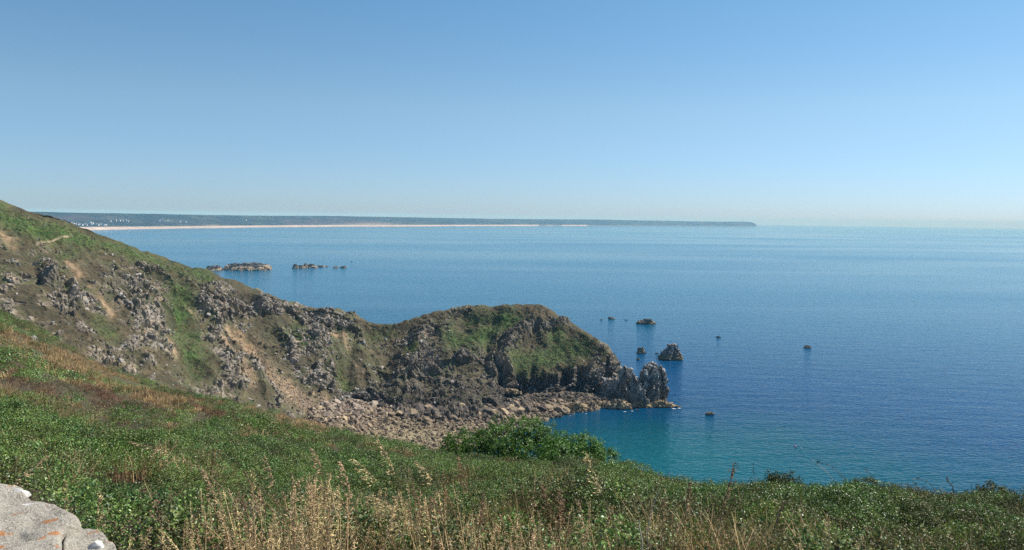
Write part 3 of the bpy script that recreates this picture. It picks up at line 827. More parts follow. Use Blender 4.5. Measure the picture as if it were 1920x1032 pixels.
# white water at the feet of the rocks
M_FOAM = mat_plain('foam', (0.75, 0.78, 0.78), 0.6, 0.1, 2.0)
fr = np.random.default_rng(77)
FV, FFc = [], []
for fx, fy, fw in [(1172, 772.3, 5), (1186, 771.3, 4), (1264, 766.6, 6), (1274, 765.8, 5), (1100, 776.3, 3), (1215, 608.6, 3), (1258, 674.6, 3), (1484, 735.5, 2), (470, 506.2, 5)]:
    b = on_sea(fx, fy); m_ = b[1] / FPX * fw / 2
    k0_ = len(FV); n_ = 22
    rad = m_ * (1 + 0.5 * fr.normal(0, 1, n_).clip(-1.2, 1.2))
    for q_ in range(n_):
        a_ = q_ / n_ * 6.283
        FV.append((b[0] + rad[q_] * math.cos(a_), b[1] + rad[q_] * math.sin(a_) * 0.8, b[2] + 0.06))
    for q_ in range(1, n_ - 1): FFc.append((k0_, k0_ + q_, k0_ + q_ + 1))
add('foam', mesh_np('foam', np.array(FV), np.array(FFc), False), M_FOAM, kind='stuff')

# ------------------------------------------------------------------ stones: shared meshes
def stone_mesh(seed, n=16, flat=0.75):
    r = random.Random(seed)
    bm = bmesh.new()
    for _ in range(n):
        v = Vector((r.gauss(0, 1), r.gauss(0, 1), r.gauss(0, 1))).normalized()
        v *= r.uniform(0.8, 1.0)
        bm.verts.new((v.x * 0.55, v.y * 0.45, v.z * 0.42 * flat))
    res = bmesh.ops.convex_hull(bm, input=bm.verts)
    bmesh.ops.delete(bm, geom=[g for g in res['geom_interior'] if isinstance(g, bmesh.types.BMVert)], context='VERTS')
    bmesh.ops.recalc_face_normals(bm, faces=bm.faces)
    me = bpy.data.meshes.new('stone')
    bm.to_mesh(me); bm.free()
    return me


def stone_set(prefix, mat, seeds, flat=0.8):
    L = []
    for s in seeds:
        me = stone_mesh(s, 14 + s % 8, flat)
        me.materials.append(mat)
        L.append(me)
    return L


ST_B = stone_set('b', M_BOULDER, range(1, 9))
ST_P = stone_set('p', M_PINK, range(11, 17))
ST_D = stone_set('d', M_DARKSTONE, range(31, 37))
ST_G = stone_set('g', M_GREY, range(21, 29), 1.0)


# ------------------------------------------------------------------ stuff: points that carry shared meshes
def source_collection(name, meshes):
    cl = bpy.data.collections.new(name)
    for i, me in enumerate(meshes):
        o = bpy.data.objects.new('%s_%02d' % (name, i), me)
        cl.objects.link(o)
    return cl


def gn_instances(cl):
    ng = bpy.data.node_groups.new('instances_' + cl.name, 'GeometryNodeTree')
    ng.interface.new_socket('Geometry', in_out='INPUT', socket_type='NodeSocketGeometry')
    ng.interface.new_socket('Geometry', in_out='OUTPUT', socket_type='NodeSocketGeometry')
    n, l = ng.nodes, ng.links
    gi, go = n.new('NodeGroupInput'), n.new('NodeGroupOutput')
    ip = n.new('GeometryNodeInstanceOnPoints')
    ci = n.new('GeometryNodeCollectionInfo')
    ci.inputs['Collection'].default_value = cl
    ci.inputs['Separate Children'].default_value = True
    ci.inputs['Reset Children'].default_value = True
    ip.inputs['Pick Instance'].default_value = True

    def att(nm, dt):
        a = n.new('GeometryNodeInputNamedAttribute'); a.data_type = dt; a.inputs['Name'].default_value = nm
        return a.outputs['Attribute']
    l.new(gi.outputs[0], ip.inputs['Points'])
    l.new(ci.outputs[0], ip.inputs['Instance'])
    l.new(att('idx', 'INT'), ip.inputs['Instance Index'])
    l.new(att('scl', 'FLOAT'), ip.inputs['Scale'])
    e = n.new('FunctionNodeEulerToRotation')
    l.new(att('rot', 'FLOAT_VECTOR'), e.inputs[0])
    l.new(e.outputs[0], ip.inputs['Rotation'])
    l.new(ip.outputs[0], go.inputs[0])
    return ng


def scatter(name, cl, P, rot, scl, idx, parent=None, kind='stuff', label=None, cat=None):
    me = bpy.data.meshes.new(name)
    me.vertices.add(len(P))
    me.vertices.foreach_set('co', np.ascontiguousarray(P, np.float32).ravel())
    a = me.attributes.new('rot', 'FLOAT_VECTOR', 'POINT'); a.data.foreach_set('vector', np.ascontiguousarray(rot, np.float32).ravel())
    a = me.attributes.new('scl', 'FLOAT', 'POINT'); a.data.foreach_set('value', np.ascontiguousarray(scl, np.float32))
    a = me.attributes.new('idx', 'INT', 'POINT'); a.data.foreach_set('value', np.ascontiguousarray(idx, np.int32))
    o = add(name, me, parent=parent, kind=kind, label=label, cat=cat)
    md = o.modifiers.new('instances', 'NODES')
    md.node_group = gn_instances(cl)
    return o


# beach stones
cl_b = source_collection('beach_stone_kinds', ST_B + ST_P + ST_D)
Bg = BP2.reshape(nbu, nbv, 3)
NB = 12000
iu = RNG.integers(4, nbu - 1, NB); iv = RNG.integers(30, 116, NB)
bp = Bg[iu, iv] + RNG.normal(0, 0.5, (NB, 3)) * np.array([1, 1, 0])
bx, by = photo_xy(bp)
vis = (bp[:, 2] > -0.5)
bp, bx, by = bp[vis], bx[vis], by[vis]
nB = len(bp)
sz = np.clip(RNG.lognormal(0.22, 0.6, nB), 0.45, 5.2) * (0.85 + 0.75 * np.clip(ell(bx, by, 870, 772, 230, 15), 0, 1)) * (1 - 0.35 * np.clip(ell(bx, by, 790, 818, 90, 16), 0, 1))
pk = np.clip(ell(bx, by, 640, 766, 52, 14) * 1.0, 0, 1) > RNG.random(nB)
idx = np.where(pk, 8 + RNG.integers(0, 6, nB), RNG.integers(0, 8, nB))
iv2 = iv[vis]
dk = RNG.random(nB) < np.clip(0.12 + 0.75 * sstep(72, 36, iv2), 0, 1) * sstep(690, 760, bx)
dk |= (bp[:, 2] < 0.8) & (RNG.random(nB) < 0.5)
idx = np.where(dk & (idx < 8), 14 + RNG.integers(0, 6, nB), idx)
order = np.argsort(-sz)
big, rest = order[:230], order[230:]
rot = np.stack([RNG.normal(0, 0.5, nB), RNG.normal(0, 0.5, nB), RNG.random(nB) * 6.28], 1)
bp[:, 2] += sz * 0.08
scatter('beach_stones', cl_b, bp[rest], rot[rest], sz[rest], idx[rest])
for k in big:
    me = (ST_B + ST_P + ST_D)[idx[k]]
    pinkish, dark_ = 8 <= idx[k] < 14, idx[k] >= 14
    lab, grp = ('pale pink boulder among many at the head of the cove', 'pale pink boulders at the head of the cove') if pinkish else (
        ('dark brown boulder among many under the headland slabs', 'dark boulders under the headland') if dark_ else ('tan beach boulder lying among many in the cove', 'tan boulders on the cove beach'))
    o = add('boulder', me, label=lab, cat='boulder', group=grp, loc=bp[k])
    o.rotation_euler = rot[k]; s = float(sz[k]) * 1.25; o.scale = (s, s, s)

# rubble lying on the cliff slope
cl_g = source_collection('slope_stone_kinds', ST_G)
w = (SL['front'] > 0.9) * (SL['vv'] < 7) * (0.05 + 2.0 * np.clip(SL['rock'] * (1 - SL['rock'] * 0.45), 0, 1)) * (1 - np.clip(SL['grn'], 0, 1) * 0.96)
w *= (SL['X'] > -80) * (1 - 0.8 * sstep(620, 800, SL['X']))
w = w / w.sum()
NS = 4800
ids = RNG.choice(len(w), NS, p=w)
sp = SL['P'][ids]; ss = np.clip(RNG.lognormal(-0.15, 0.55, NS), 0.3, 3.2)
srot = np.stack([RNG.normal(0, 0.7, NS), RNG.normal(0, 0.7, NS), RNG.random(NS) * 6.28], 1)
sidx = RNG.integers(0, len(ST_G), NS)
order = np.argsort(-ss)
big, rest = order[:260], order[260:]
scatter('rubble', cl_g, sp[rest], srot[rest], ss[rest], sidx[rest], parent=hillside)
for k in big:
    o = add('rock', ST_G[sidx[k]], parent=hillside, loc=sp[k])
    o.rotation_euler = srot[k]; s = float(ss[k]); o.scale = (s, s, s)
# scree stones
cl_p = source_collection('scree_stone_kinds', ST_P + ST_B)
w = (SL['front'] > 0.9) * np.clip(SL['ear'], 0, 1.2) * sstep(600, 745, SL['Y']) * (SL['X'] > 380); w = w / w.sum()
NS = 2600
ids = RNG.choice(len(w), NS, p=w)
scatter('scree', cl_p, SL['P'][ids], RNG.random((NS, 3)) * 6, np.clip(RNG.lognormal(-0.45, 0.45, NS), 0.25, 1.8), RNG.integers(0, len(ST_P) + 4, NS), parent=hillside)

# ------------------------------------------------------------------ near hillside: scrub-covered ground falling away from the eye
EDGE = np.array([(-700, 430, 190), (-200, 505, 175), (0, 577, 155), (100, 628, 148), (200, 690, 138), (330, 724, 125), (450, 754, 115), (600, 790, 102), (720, 822, 88), (830, 842, 74), (960, 850, 74), (1060, 853, 68), (1150, 864, 56), (1230, 876, 42), (1300, 890, 37), (1500, 904, 30), (1700, 917, 25), (1920, 930, 22), (2300, 950, 20), (3500, 990, 18)], float)
er = ray(EDGE[:, 0], EDGE[:, 1])
e_az = np.arctan2(er[:, 0], er[:, 1])
e_t = -er[:, 2] / np.hypot(er[:, 0], er[:, 1])
e_d = EDGE[:, 2]
VEG = 0.55
T0 = 0.425


def ground_drop(az, d):
    te = np.interp(az, e_az, e_t); de = np.interp(az, e_az, e_d)
    t0 = np.maximum(T0, te + 0.05)
    dd = np.clip(d, 5.0, None)
    q = np.clip((1 / dd - 1 / de) / (1 / 5.0 - 1 / de), 0, None)
    t = te + (t0 - te) * q ** 0.72
    top = np.where(d < de, t * dd, te * de + (te + 0.42) * (d - de) + 0.0 * d)
    return top + VEG, de


def ground_z(x, y):
    d = np.hypot(x, y)
    az = np.arctan2(x, y)
    dr, de = ground_drop(az, d)
    return H - dr


na, nd = 420, 240
aaz = np.concatenate([np.linspace(-3.1, -0.8, 40, endpoint=False), np.linspace(-0.8, 0.8, na - 80, endpoint=False), np.linspace(0.8, 3.1, 40)])
ddd = np.concatenate([[0.05], np.geomspace(0.8, 330, nd - 1)])
AZ, DD = np.meshgrid(aaz, ddd, indexing='ij')
gx, gy = DD * np.sin(AZ), DD * np.cos(AZ)
gz = ground_z(gx, gy)
GP = np.stack([gx, gy, gz], -1).reshape(-1, 3)
gn1 = fbm(GP / np.array([6, 6, 6.0]), 3, 201)
gde = np.interp(AZ.ravel(), e_az, e_d)
GP[:, 2] += gn1 * 0.35 * sstep(4, 30, DD.ravel())
GP[:, 2] = np.maximum(GP[:, 2], -4.0)
GX, GY = photo_xy(GP)
gfar = sstep(1.0, 1.3, DD.ravel() / gde)
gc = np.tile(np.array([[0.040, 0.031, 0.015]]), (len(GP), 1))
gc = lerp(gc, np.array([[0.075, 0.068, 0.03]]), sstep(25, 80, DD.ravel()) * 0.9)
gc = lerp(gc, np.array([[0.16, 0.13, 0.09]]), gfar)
pdist, _ = seg_dist(GX, GY, [(300, 712), (322, 720), (345, 728), (360, 735)])
gpath = np.exp(-(pdist / np.interp(GX, [300, 360], [4, 9])) ** 2) * (DD.ravel() > 60)
gc = lerp(gc, np.array([[0.36, 0.23, 0.13]]), gpath)
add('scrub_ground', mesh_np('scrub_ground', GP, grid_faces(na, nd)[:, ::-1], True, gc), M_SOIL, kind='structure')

# ------------------------------------------------------------------ leaf clumps
def leaf_mesh(seed, n, rad, height, size, shape='leaf', tone=0.45, dome=True, up=0.5):
    r = np.random.default_rng(seed)
    ns = max(8, n // 9)                                          # leaves sit in sprigs, dark gaps between
    th = r.random(ns) * 6.283
    rr_ = np.sqrt(r.random(ns)) * rad
    top = height * np.sqrt(np.clip(1 - (rr_ / rad) ** 2 * 0.8, 0, 1))
    sp_ = np.stack([rr_ * np.cos(th), rr_ * np.sin(th), top * (0.35 + 0.75 * r.random(ns) ** 0.6)], 1)
    si = r.integers(0, ns, n)
    p = sp_[si] + r.normal(0, 1, (n, 3)) * size * np.array([1.1, 1.1, 0.9])
    p[:, 2] = np.maximum(p[:, 2], 0.02)
    px, py = p[:, 0], p[:, 1]
    nrm_ = np.stack([px / rad, py / rad, np.full(n, up)], 1) + r.normal(0, 0.55, (n, 3))
    nrm_ /= np.linalg.norm(nrm_, axis=1, keepdims=True)
    ax = np.cross(nrm_, r.normal(0, 1, (n, 3))); ax /= np.linalg.norm(ax, axis=1, keepdims=True)
    bx_ = np.cross(nrm_, ax)
    s = size * r.uniform(0.65, 1.25, n)[:, None]
    # folded ovate leaf: base, two sides, tip, with the midrib lower
    k = 0.42
    b = p - ax * s * 0.5
    t = p + ax * s * 0.55 - nrm_ * s * 0.12
    l1 = p + bx_ * s * k + nrm_ * s * 0.12
    l2 = p - bx_ * s * k + nrm_ * s * 0.12
    V = np.stack([b, l1, t, l2], 1).reshape(-1, 3)
    i = np.arange(n) * 4
    F = np.concatenate([np.stack([i, i + 2, i + 1], 1), np.stack([i, i + 3, i + 2], 1)])
    col = np.repeat((1 + tone * r.normal(0, 0.5, n).clip(-1.2, 1.5)) * (0.75 + 0.5 * r.random(ns))[si], 4)
    cc = np.stack([col * (1 + 0.12 * np.repeat(r.normal(0, 1, n), 4)), col, col], 1)
    return mesh_np('leaves', V, F, False, np.clip(cc, 0.15, 2.2))


def blade_mesh(seed, n, rad, height, width, bend=0.5, tone=0.3, seg=3):
    r = np.random.default_rng(seed)
    Vs, Fs, cs = [], [], []
    k = 0
    for j in range(n):
        a = r.random() * 6.283; q = rad * math.sqrt(r.random())
        b = np.array([q * math.cos(a), q * math.sin(a), 0.0])
        h_ = height * r.uniform(0.5, 1.1); le = r.random() * 6.283; bd = bend * r.uniform(0.2, 1.2) * h_
        w_ = width * r.uniform(0.7, 1.3)
        sd = np.array([-math.sin(le + 0.6), math.cos(le + 0.6), 0]) * w_
        cc = 1 + tone * r.normal()
        for s in range(seg + 1):
            t = s / seg
            c_ = b + np.array([math.cos(le) * bd * t * t, math.sin(le) * bd * t * t, h_ * (t - 0.25 * t * t * bend)])
            ww = sd * (1 - t * 0.9)
            Vs += [c_ - ww, c_ + ww]; cs += [cc, cc]
            if s: Fs.append((k + 2 * s - 2, k + 2 * s - 1, k + 2 * s + 1, k + 2 * s))
        k += 2 * (seg + 1)
    cs = np.array(cs)[:, None] * np.ones((1, 3))
    return mesh_np('blades', np.array(Vs), np.array(Fs), False, np.clip(cs, 0.3, 2))


M_LEAF = mat_leaf('bramble_leaf', (0.130, 0.205, 0.048), 0.05, 0.9, 0.42, 0.16, 0.42)
M_LEAF2 = mat_leaf('bright_leaf', (0.13, 0.195, 0.04), 0.05, 0.6, 0.42, 0.2, 0.4)
M_HEATH = mat_leaf('heath_twig', (0.18, 0.105, 0.068), 0.04, 0.7, 0.7, 0.1, 0.2)
M_DRY = mat_leaf('dry_grass', (0.38, 0.26, 0.13), 0.03, 0.6, 0.7, 0.2, 0.2)
M_OLIVE = mat_leaf('olive_leaf', (0.145, 0.15, 0.055), 0.06, 0.75, 0.55, 0.16, 0.3)
M_STRAW = mat_leaf('straw', (0.66, 0.48, 0.25), 0.03, 0.45, 0.6, 0.15, 0.3)
M_BROWN = mat_leaf('brown_seed', (0.29, 0.185, 0.10), 0.04, 0.4, 0.7, 0.1, 0.2)
M_TWIG = mat_plain('dead_twig', (0.12, 0.095, 0.07), 0.85)
M_PALE_TWIG = mat_plain('bleached_cane', (0.50, 0.42, 0.32), 0.8)


def with_mat(me, m):
    me.materials.append(m); return me


near_kinds = [with_mat(leaf_mesh(500 + i, 420, 0.36, 0.50, 0.027), M_LEAF) for i in range(5)] + [with_mat(leaf_mesh(520 + i, 380, 0.34, 0.46, 0.029), M_LEAF2) for i in range(2)] \
    + [with_mat(leaf_mesh(530 + i, 420, 0.36, 0.5, 0.028), M_OLIVE) for i in range(2)] + [with_mat(blade_mesh(540 + i, 60, 0.3, 0.62, 0.006, 0.6), M_DRY) for i in range(2)] + [with_mat(leaf_mesh(550 + i, 300, 0.34, 0.5, 0.02), M_HEATH) for i in range(2)]
far_kinds = [with_mat(leaf_mesh(600 + i, 420, 0.9, 0.85, 0.075), M_LEAF) for i in range(3)] + [with_mat(leaf_mesh(620 + i, 420, 0.9, 0.8, 0.08), M_LEAF2) for i in range(2)] \
    + [with_mat(leaf_mesh(630 + i, 420, 0.9, 0.8, 0.07), M_OLIVE) for i in range(2)] + [with_mat(blade_mesh(640 + i, 90, 0.8, 0.75, 0.03, 0.6), M_DRY) for i in range(2)] + [with_mat(leaf_mesh(650 + i, 420, 0.9, 0.75, 0.06), M_HEATH) for i in range(2)]
cl_near = source_collection('scrub_near_kinds', near_kinds)
cl_far = source_collection('scrub_far_kinds', far_kinds)


def mound(x, y):
    d = np.hypot(x, y)
    q = np.stack([x, y, np.zeros_like(x)], 1)
    de = np.interp(np.arctan2(x, y), e_az, e_d)
    return ((0.42 * fbm(q / 2.6, 3, 241) + 0.3 * fbm(q / 7.0, 2, 243)) * (1 - 0.65 * sstep(0.55, 0.95, d / de)) - 0.12 * sstep(0.6, 0.95, d / de)) * sstep(4.5, 8, d) * (1 - 0.4 * sstep(35, 80, d))


def scrub_points(n, d0, d1, az0, az1, dens=1.0):
    d = np.sqrt(RNG.random(n) * (d1 ** 2 - d0 ** 2) + d0 ** 2)
    az = az0 + (az1 - az0) * RNG.random(n)
    de = np.interp(az, e_az, e_d)
    m = d < de * 1.06
    d, az = d[m], az[m]
    x, y = d * np.sin(az), d * np.cos(az)
    p = np.stack([x, y, ground_z(x, y)], 1)
    p[:, 2] += fbm(p / 6.0, 3, 201) * 0.35 * sstep(4, 30, d)
    hol = fbm(np.stack([x, y, np.zeros_like(x)], 1) / 1.7, 2, 246)
    p[:, 2] += mound(x, y) - 0.12
    k_ = (hol > -0.42) | (d > 22)                              # hollows without leaves
    p, d = p[k_], d[k_]
    px, py = photo_xy(p)
    return p, px, py, d


def pick_kind(p, px, py, d, n_kinds):
    """0 bramble, 1 bright, 2 olive, 3 dry grass, 4 heath"""
    n = len(p)
    nz = fbm(p / 5.0, 3, 210); nz2 = fbm(p / 1.8, 2, 214)
    left = sstep(720, 500, px)
    heath = 0.62 * ell(px, py, 60, 735, 110, 16) + 0.75 * ell(px, py, 230, 765, 170, 26, 8) + 0.62 * ell(px, py, 420, 770, 90, 22, 12) + 0.55 * ell(px, py, 980, 868, 110, 9) + 0.5 * ell(px, py, 840, 850, 50, 8)
    dry = 1.0 * ell(px, py, 60, 665, 120, 30, 18) + 0.95 * ell(px, py, 200, 705, 160, 20, 22) + 0.45 * ell(px, py, 250, 770, 260, 40, 10) + 0.85 * ell(px, py, 560, 788, 190, 18, 12) + 0.4 * ell(px, py, 620, 815, 160, 14, 8) + 0.6 * ell(px, py, 1290, 885, 120, 9, 8) + 0.35 * ell(px, py, 1000, 870, 200, 10)
    oliv = 0.3 * sstep(1150, 1500, px) + 0.6 * ell(px, py, 120, 640, 160, 40, 25)
    brt = 0.35 * ell(px, py, 900, 910, 300, 40) + 0.3 * ell(px, py, 250, 830, 260, 40) + 0.9 * ell(px, py, 1340, 955, 30, 24)
    base = 0.42
    sc = np.stack([np.full(n, base), brt + 0.13, oliv + 0.15, dry + 0.02, heath + 0.02], 1) + 0.22 * RNG.normal(0, 1, (n, 5)) + 0.42 * np.stack([nz, -nz, nz2, fbm(p / 4.0, 2, 220), fbm(p / 4.0, 2, 225)], 1)
    k = sc.argmax(1)
    return k


def to_idx(k, starts, counts):
    return np.array(starts)[k] + (RNG.random(len(k)) * np.array(counts)[k]).astype(int)


# near band
p, px, py, d = scrub_points(11000, 4.2, 30, -0.72, 0.72)
k = pick_kind(p, px, py, d, 5)
m = ~((px < 300) & (py > 905) & (d < 4.6))
p, px, py, d, k = p[m], px[m], py[m], d[m], k[m]
n = len(p)
sc_ = RNG.uniform(0.6, 1.3, n) * (1 + 0.012 * d) * (1 + 0.5 * fbm(p / 2.4, 2, 233))
sc_ = np.clip(sc_, 0.45, 1.25) * (1 - 0.42 * ell(px, py, 600, 1000, 330, 90))
scatter('bramble_scrub', cl_near, p, np.stack([RNG.normal(0, 0.12, n), RNG.normal(0, 0.12, n), RNG.random(n) * 6.28], 1), sc_, to_idx(k, [0, 5, 7, 9, 11], [5, 2, 2, 2, 2]))
# far band
p, px, py, d = scrub_points(26000, 26, 190, -0.85, 0.55)
k = pick_kind(p, px, py, d, 5)
m = (np.abs(seg_dist(px, py, [(300, 712), (322, 720), (345, 728), (360, 735)])[0]) > np.interp(px, [300, 360], [4, 9])) | (d < 60)
p, px, py, d, k = p[m], px[m], py[m], d[m], k[m]
n = len(p)
sc_ = RNG.uniform(0.45, 1.25, n) * (1 + 0.4 * fbm(p / 5, 2, 234)) * np.interp(d, [26, 50, 100, 190], [0.62, 0.75, 0.85, 0.9])
sc_[k == 3] *= 0.8; sc_[k == 4] *= 0.85
scatter('hillside_scrub', cl_far, p, np.stack([RNG.normal(0, 0.12, n), RNG.normal(0, 0.12, n), RNG.random(n) * 6.28], 1), sc_, to_idx(k, [0, 3, 5, 7, 9], [3, 2, 2, 2, 2]))

# low bushes and tussocks across the cliff slope
w = (SL['front'] > 0.9) * (SL['vv'] < 6.6) * (1 - SL['rock']) * (0.25 + np.clip(SL['grn'], 0, 1)) * (1 - np.clip(SL['ear'], 0, 1)) * (SL['X'] > -80); w = w / w.sum()
NT = 9000
ids = RNG.choice(len(w), NT, p=w)
gk = np.clip(SL['grn'][ids], 0, 1)
u = RNG.random(NT)
kk = np.where(u < 0.15 + 0.6 * gk, 0, np.where(u < 0.45 + 0.3 * gk, 2, np.where(RNG.random(NT) < 0.5, 3, 4)))
cl_t = source_collection('tussock_kinds', [with_mat(leaf_mesh(700, 60, 0.9, 0.7, 0.3), M_LEAF), with_mat(leaf_mesh(701, 60, 0.9, 0.7, 0.3), M_LEAF2), with_mat(leaf_mesh(702, 60, 0.9, 0.7, 0.3), M_OLIVE), with_mat(leaf_mesh(703, 60, 0.9, 0.6, 0.28), M_DRY), with_mat(leaf_mesh(704, 60, 0.9, 0.6, 0.3), M_HEATH)])
scatter('slope_tussocks', cl_t, SL['P'][ids] - np.array([0, 0, 0.1]), np.stack([RNG.normal(0, 0.2, NT), RNG.normal(0, 0.2, NT), RNG.random(NT) * 6.28], 1), RNG.uniform(0.3, 0.85, NT), kk)


# ------------------------------------------------------------------ bushes
def bush(name, lobes, D, n, size, seed, label, mat, stems=True):
    """lobes: (photo x, photo y, radius px across, radius px up) around one distance; leaves fill the outer shell of each lobe"""
    r = np.random.default_rng(seed)
    m = D / FPX
    cen = at(np.array([l[0] for l in lobes], float), np.array([l[1] for l in lobes], float), D + np.array([l[4] for l in lobes], float))
    rad = np.array([(l[2] * m, l[2] * m * 0.9, l[3] * m) for l in lobes])
    base = np.array([cen[:, 0].mean(), cen[:, 1].mean(), ground_z(cen[:, 0].mean(), cen[:, 1].mean())])
    root = add(name, None, label=label, cat='bush', loc=base)
    root.empty_display_size = 0.5
    wgt = rad.prod(1) ** (2 / 3); wgt /= wgt.sum()
    nsp = n // 22
    li = r.choice(len(lobes), nsp, p=wgt)
    v = r.normal(0, 1, (nsp, 3)); v /= np.linalg.norm(v, axis=1, keepdims=True)
    si = r.integers(0, nsp, n)
    bump = 1 + 0.36 * fbm(v * 2.4 + li[:, None] * 7.7, 3, seed)
    q = (0.78 + 0.24 * r.random(nsp) ** 0.6) * bump
    p_ = (cen[li] + v * rad[li] * q[:, None])[si] + r.normal(0, 1, (n, 3)) * size * 0.95
    v, li = v[si], li[si]
    nn = v * 0.8 + r.normal(0, 0.5, (n, 3)) + np.array([0, 0, 0.4]); nn /= np.linalg.norm(nn, axis=1, keepdims=True)
    ax = np.cross(nn, r.normal(0, 1, (n, 3))); ax /= np.linalg.norm(ax, axis=1, keepdims=True)
    bx_ = np.cross(nn, ax)
    s = size * r.uniform(0.6, 1.3, n)[:, None]
    V = np.stack([p_ - ax * s * .5, p_ + bx_ * s * .4 + nn * s * .1, p_ + ax * s * .55, p_ - bx_ * s * .4 + nn * s * .1], 1).reshape(-1, 3) - base
    i = np.arange(n) * 4
    F = np.concatenate([np.stack([i, i + 2, i + 1], 1), np.stack([i, i + 3, i + 2], 1)])
    col = np.repeat(np.clip(1 + 0.35 * r.normal(0, 1, n) + 0.25 * fbm(p_ / 0.7, 2, seed + 3), 0.3, 2), 4)
    add('foliage', mesh_np('foliage', V, F, False, np.stack([col * 1.0, col, col * 0.9], 1)), mat, root)
    bm = bmesh.new()
    for k_ in range(len(lobes)):
        for j in range(2):
            tube(bm, [Vector((r.normal(0, .2), r.normal(0, .2), -0.2)), Vector(tuple((cen[k_] - base) * 0.5 + r.normal(0, .2, 3))), Vector(tuple(cen[k_] - base + np.array([0, 0, rad[k_][2] * 0.5])))], [0.07, 0.05, 0.015], 6)
    me = bpy.data.meshes.new('stem'); bm.to_mesh(me); bm.free()
    add('stem', me, M_TWIG, root)
    return root


def tube(bm, pts, radii, n=5):
    rings = []
    for i, p_ in enumerate(pts):
        d_ = (pts[min(i + 1, len(pts) - 1)] - pts[max(i - 1, 0)]).normalized()
        a = d_.cross(Vector((0.31, 0.87, 0.38))).normalized(); b = d_.cross(a)
        rings.append([bm.verts.new(p_ + (a * math.cos(2 * math.pi * k_ / n) + b * math.sin(2 * math.pi * k_ / n)) * radii[i]) for k_ in range(n)])
    for i in range(len(rings) - 1):
        for k_ in range(n):
            bm.faces.new((rings[i][k_], rings[i][(k_ + 1) % n], rings[i + 1][(k_ + 1) % n], rings[i + 1][k_]))
    bm.faces.new(rings[-1]); bm.faces.new(rings[0][::-1])


M_BUSH = mat_leaf('bush_leaf', (0.078, 0.165, 0.028), 0.03, 0.3, 0.45, 0.32, 0.3)
bush('bush', [(975, 818, 60, 36, 0), (935, 826, 46, 28, -1), (1012, 824, 38, 30, -0.5), (985, 842, 66, 26, -2), (885, 826, 46, 22, 0.5), (850, 832, 28, 16, 1), (905, 840, 50, 22, -1), (1030, 846, 40, 20, -2)], 66, 20000, 0.15, 801,
     'rounded bright green bush rising above the scrub over the cove', M_BUSH)
bush('bush', [(1060, 834, 40, 22, 0), (1095, 840, 36, 18, -1), (1120, 848, 28, 14, -1), (1045, 848, 40, 18, -2), (1100, 854, 40, 14, -2), (1142, 856, 20, 9, -1)], 58, 9000, 0.14, 802,
     'lower green bush trailing right from the rounded one towards the sea', M_BUSH)
M_DARKBUSH = mat_leaf('dark_leaf', (0.055, 0.075, 0.024), 0.05, 0.4, 0.6, 0.2, 0.25)
bush('bush', [(1462, 899, 26, 14, 0), (1448, 904, 18, 12, 0), (1480, 905, 20, 10, 0)], 29, 2600, 0.06, 803, 'small dark bush on the scrub edge below the pink buoy', M_DARKBUSH)
bush('bush', [(1862, 922, 28, 14, 0), (1845, 930, 24, 12, 0), (1885, 928, 20, 10, 0)], 22, 2800, 0.045, 804, 'dark twiggy bush on the scrub edge at far right', M_DARKBUSH)
bush('bush', [(1625, 911, 26, 12, 0), (1605, 916, 20, 10, 0)], 26, 2000, 0.05, 805, 'low dark bush on the scrub edge between two dead canes', M_DARKBUSH)

# ------------------------------------------------------------------ grass stalks
def stalk_mesh(seed, height, lean, droop, spikes, thick=0.0022, head=0.34, nod=0.5):
    """a dry stem with a one-sided head of spikelets; returns stem mesh and head mesh"""
    r = random.Random(seed)
    bm = bmesh.new()
    T = Vector((lean * height, 0, height))
    ad = abs(droop)
    P1 = Vector((lean * height * (0.5 - 0.15 * ad) - droop * 0.06 * height, 0.05 * height * math.sin(seed), height * (0.5 + 0.42 * min(ad, 1.1))))
    pts = []
    for i in range(9):
        t = i / 8
        pts.append(P1 * (2 * t * (1 - t)) + T * (t * t))
    tube(bm, pts, [thick * (1.15 - 0.75 * i / 8) for i in range(9)], 4)
    st = bpy.data.meshes.new('stem'); bm.to_mesh(st); bm.free()

    def along(t):
        f = t * 8; i = min(int(f), 7)
        return pts[i].lerp(pts[i + 1], f - i), (pts[i + 1] - pts[i]).normalized()
    Vs, Fs, cs = [], [], []
    for j in range(spikes):
        t = 1 - head * r.random() ** 0.9
        p_, dr = along(t)
        side = Vector((0.6 * (1 if droop >= 0 else -1) + r.gauss(0, 0.5), r.gauss(0, 0.7), -nod + r.gauss(0, 0.4))).normalized()
        out = r.random() ** 1.5 * 0.055 * (0.4 + (1 - t) / head)
        c_ = p_ + side * out
        a = (dr * 0.7 + side * 0.8).normalized()
        L = r.uniform(0.013, 0.027); w_ = r.uniform(0.0020, 0.0042)
        b = a.cross(Vector((r.gauss(0, 1), r.gauss(0, 1), r.gauss(0, 1)))).normalized() * w_; b2 = a.cross(b).normalized() * w_
        k = len(Vs)
        Vs += [c_ - a * L * .5, c_ + b, c_ + b2, c_ - b, c_ - b2, c_ + a * L * .6]
        Fs += [(k, k + 1, k + 2), (k, k + 2, k + 3), (k, k + 3, k + 4), (k, k + 4, k + 1), (k + 5, k + 2, k + 1), (k + 5, k + 3, k + 2), (k + 5, k + 4, k + 3), (k + 5, k + 1, k + 4)]
        cs += [r.uniform(0.7, 1.4)] * 6
    cs = np.array(cs)[:, None] * np.ones((1, 3))
    return st, mesh_np('seed_head', np.array([tuple(v) for v in Vs]), np.array(Fs), False, cs)


def join(meshes):
    bm = bmesh.new()
    for me in meshes: bm.from_mesh(me)
    out = bpy.data.meshes.new('stalk'); bm.to_mesh(out); bm.free()
    if 'Col' not in out.color_attributes: out.color_attributes.new('Col', 'FLOAT_COLOR', 'POINT')
    return out


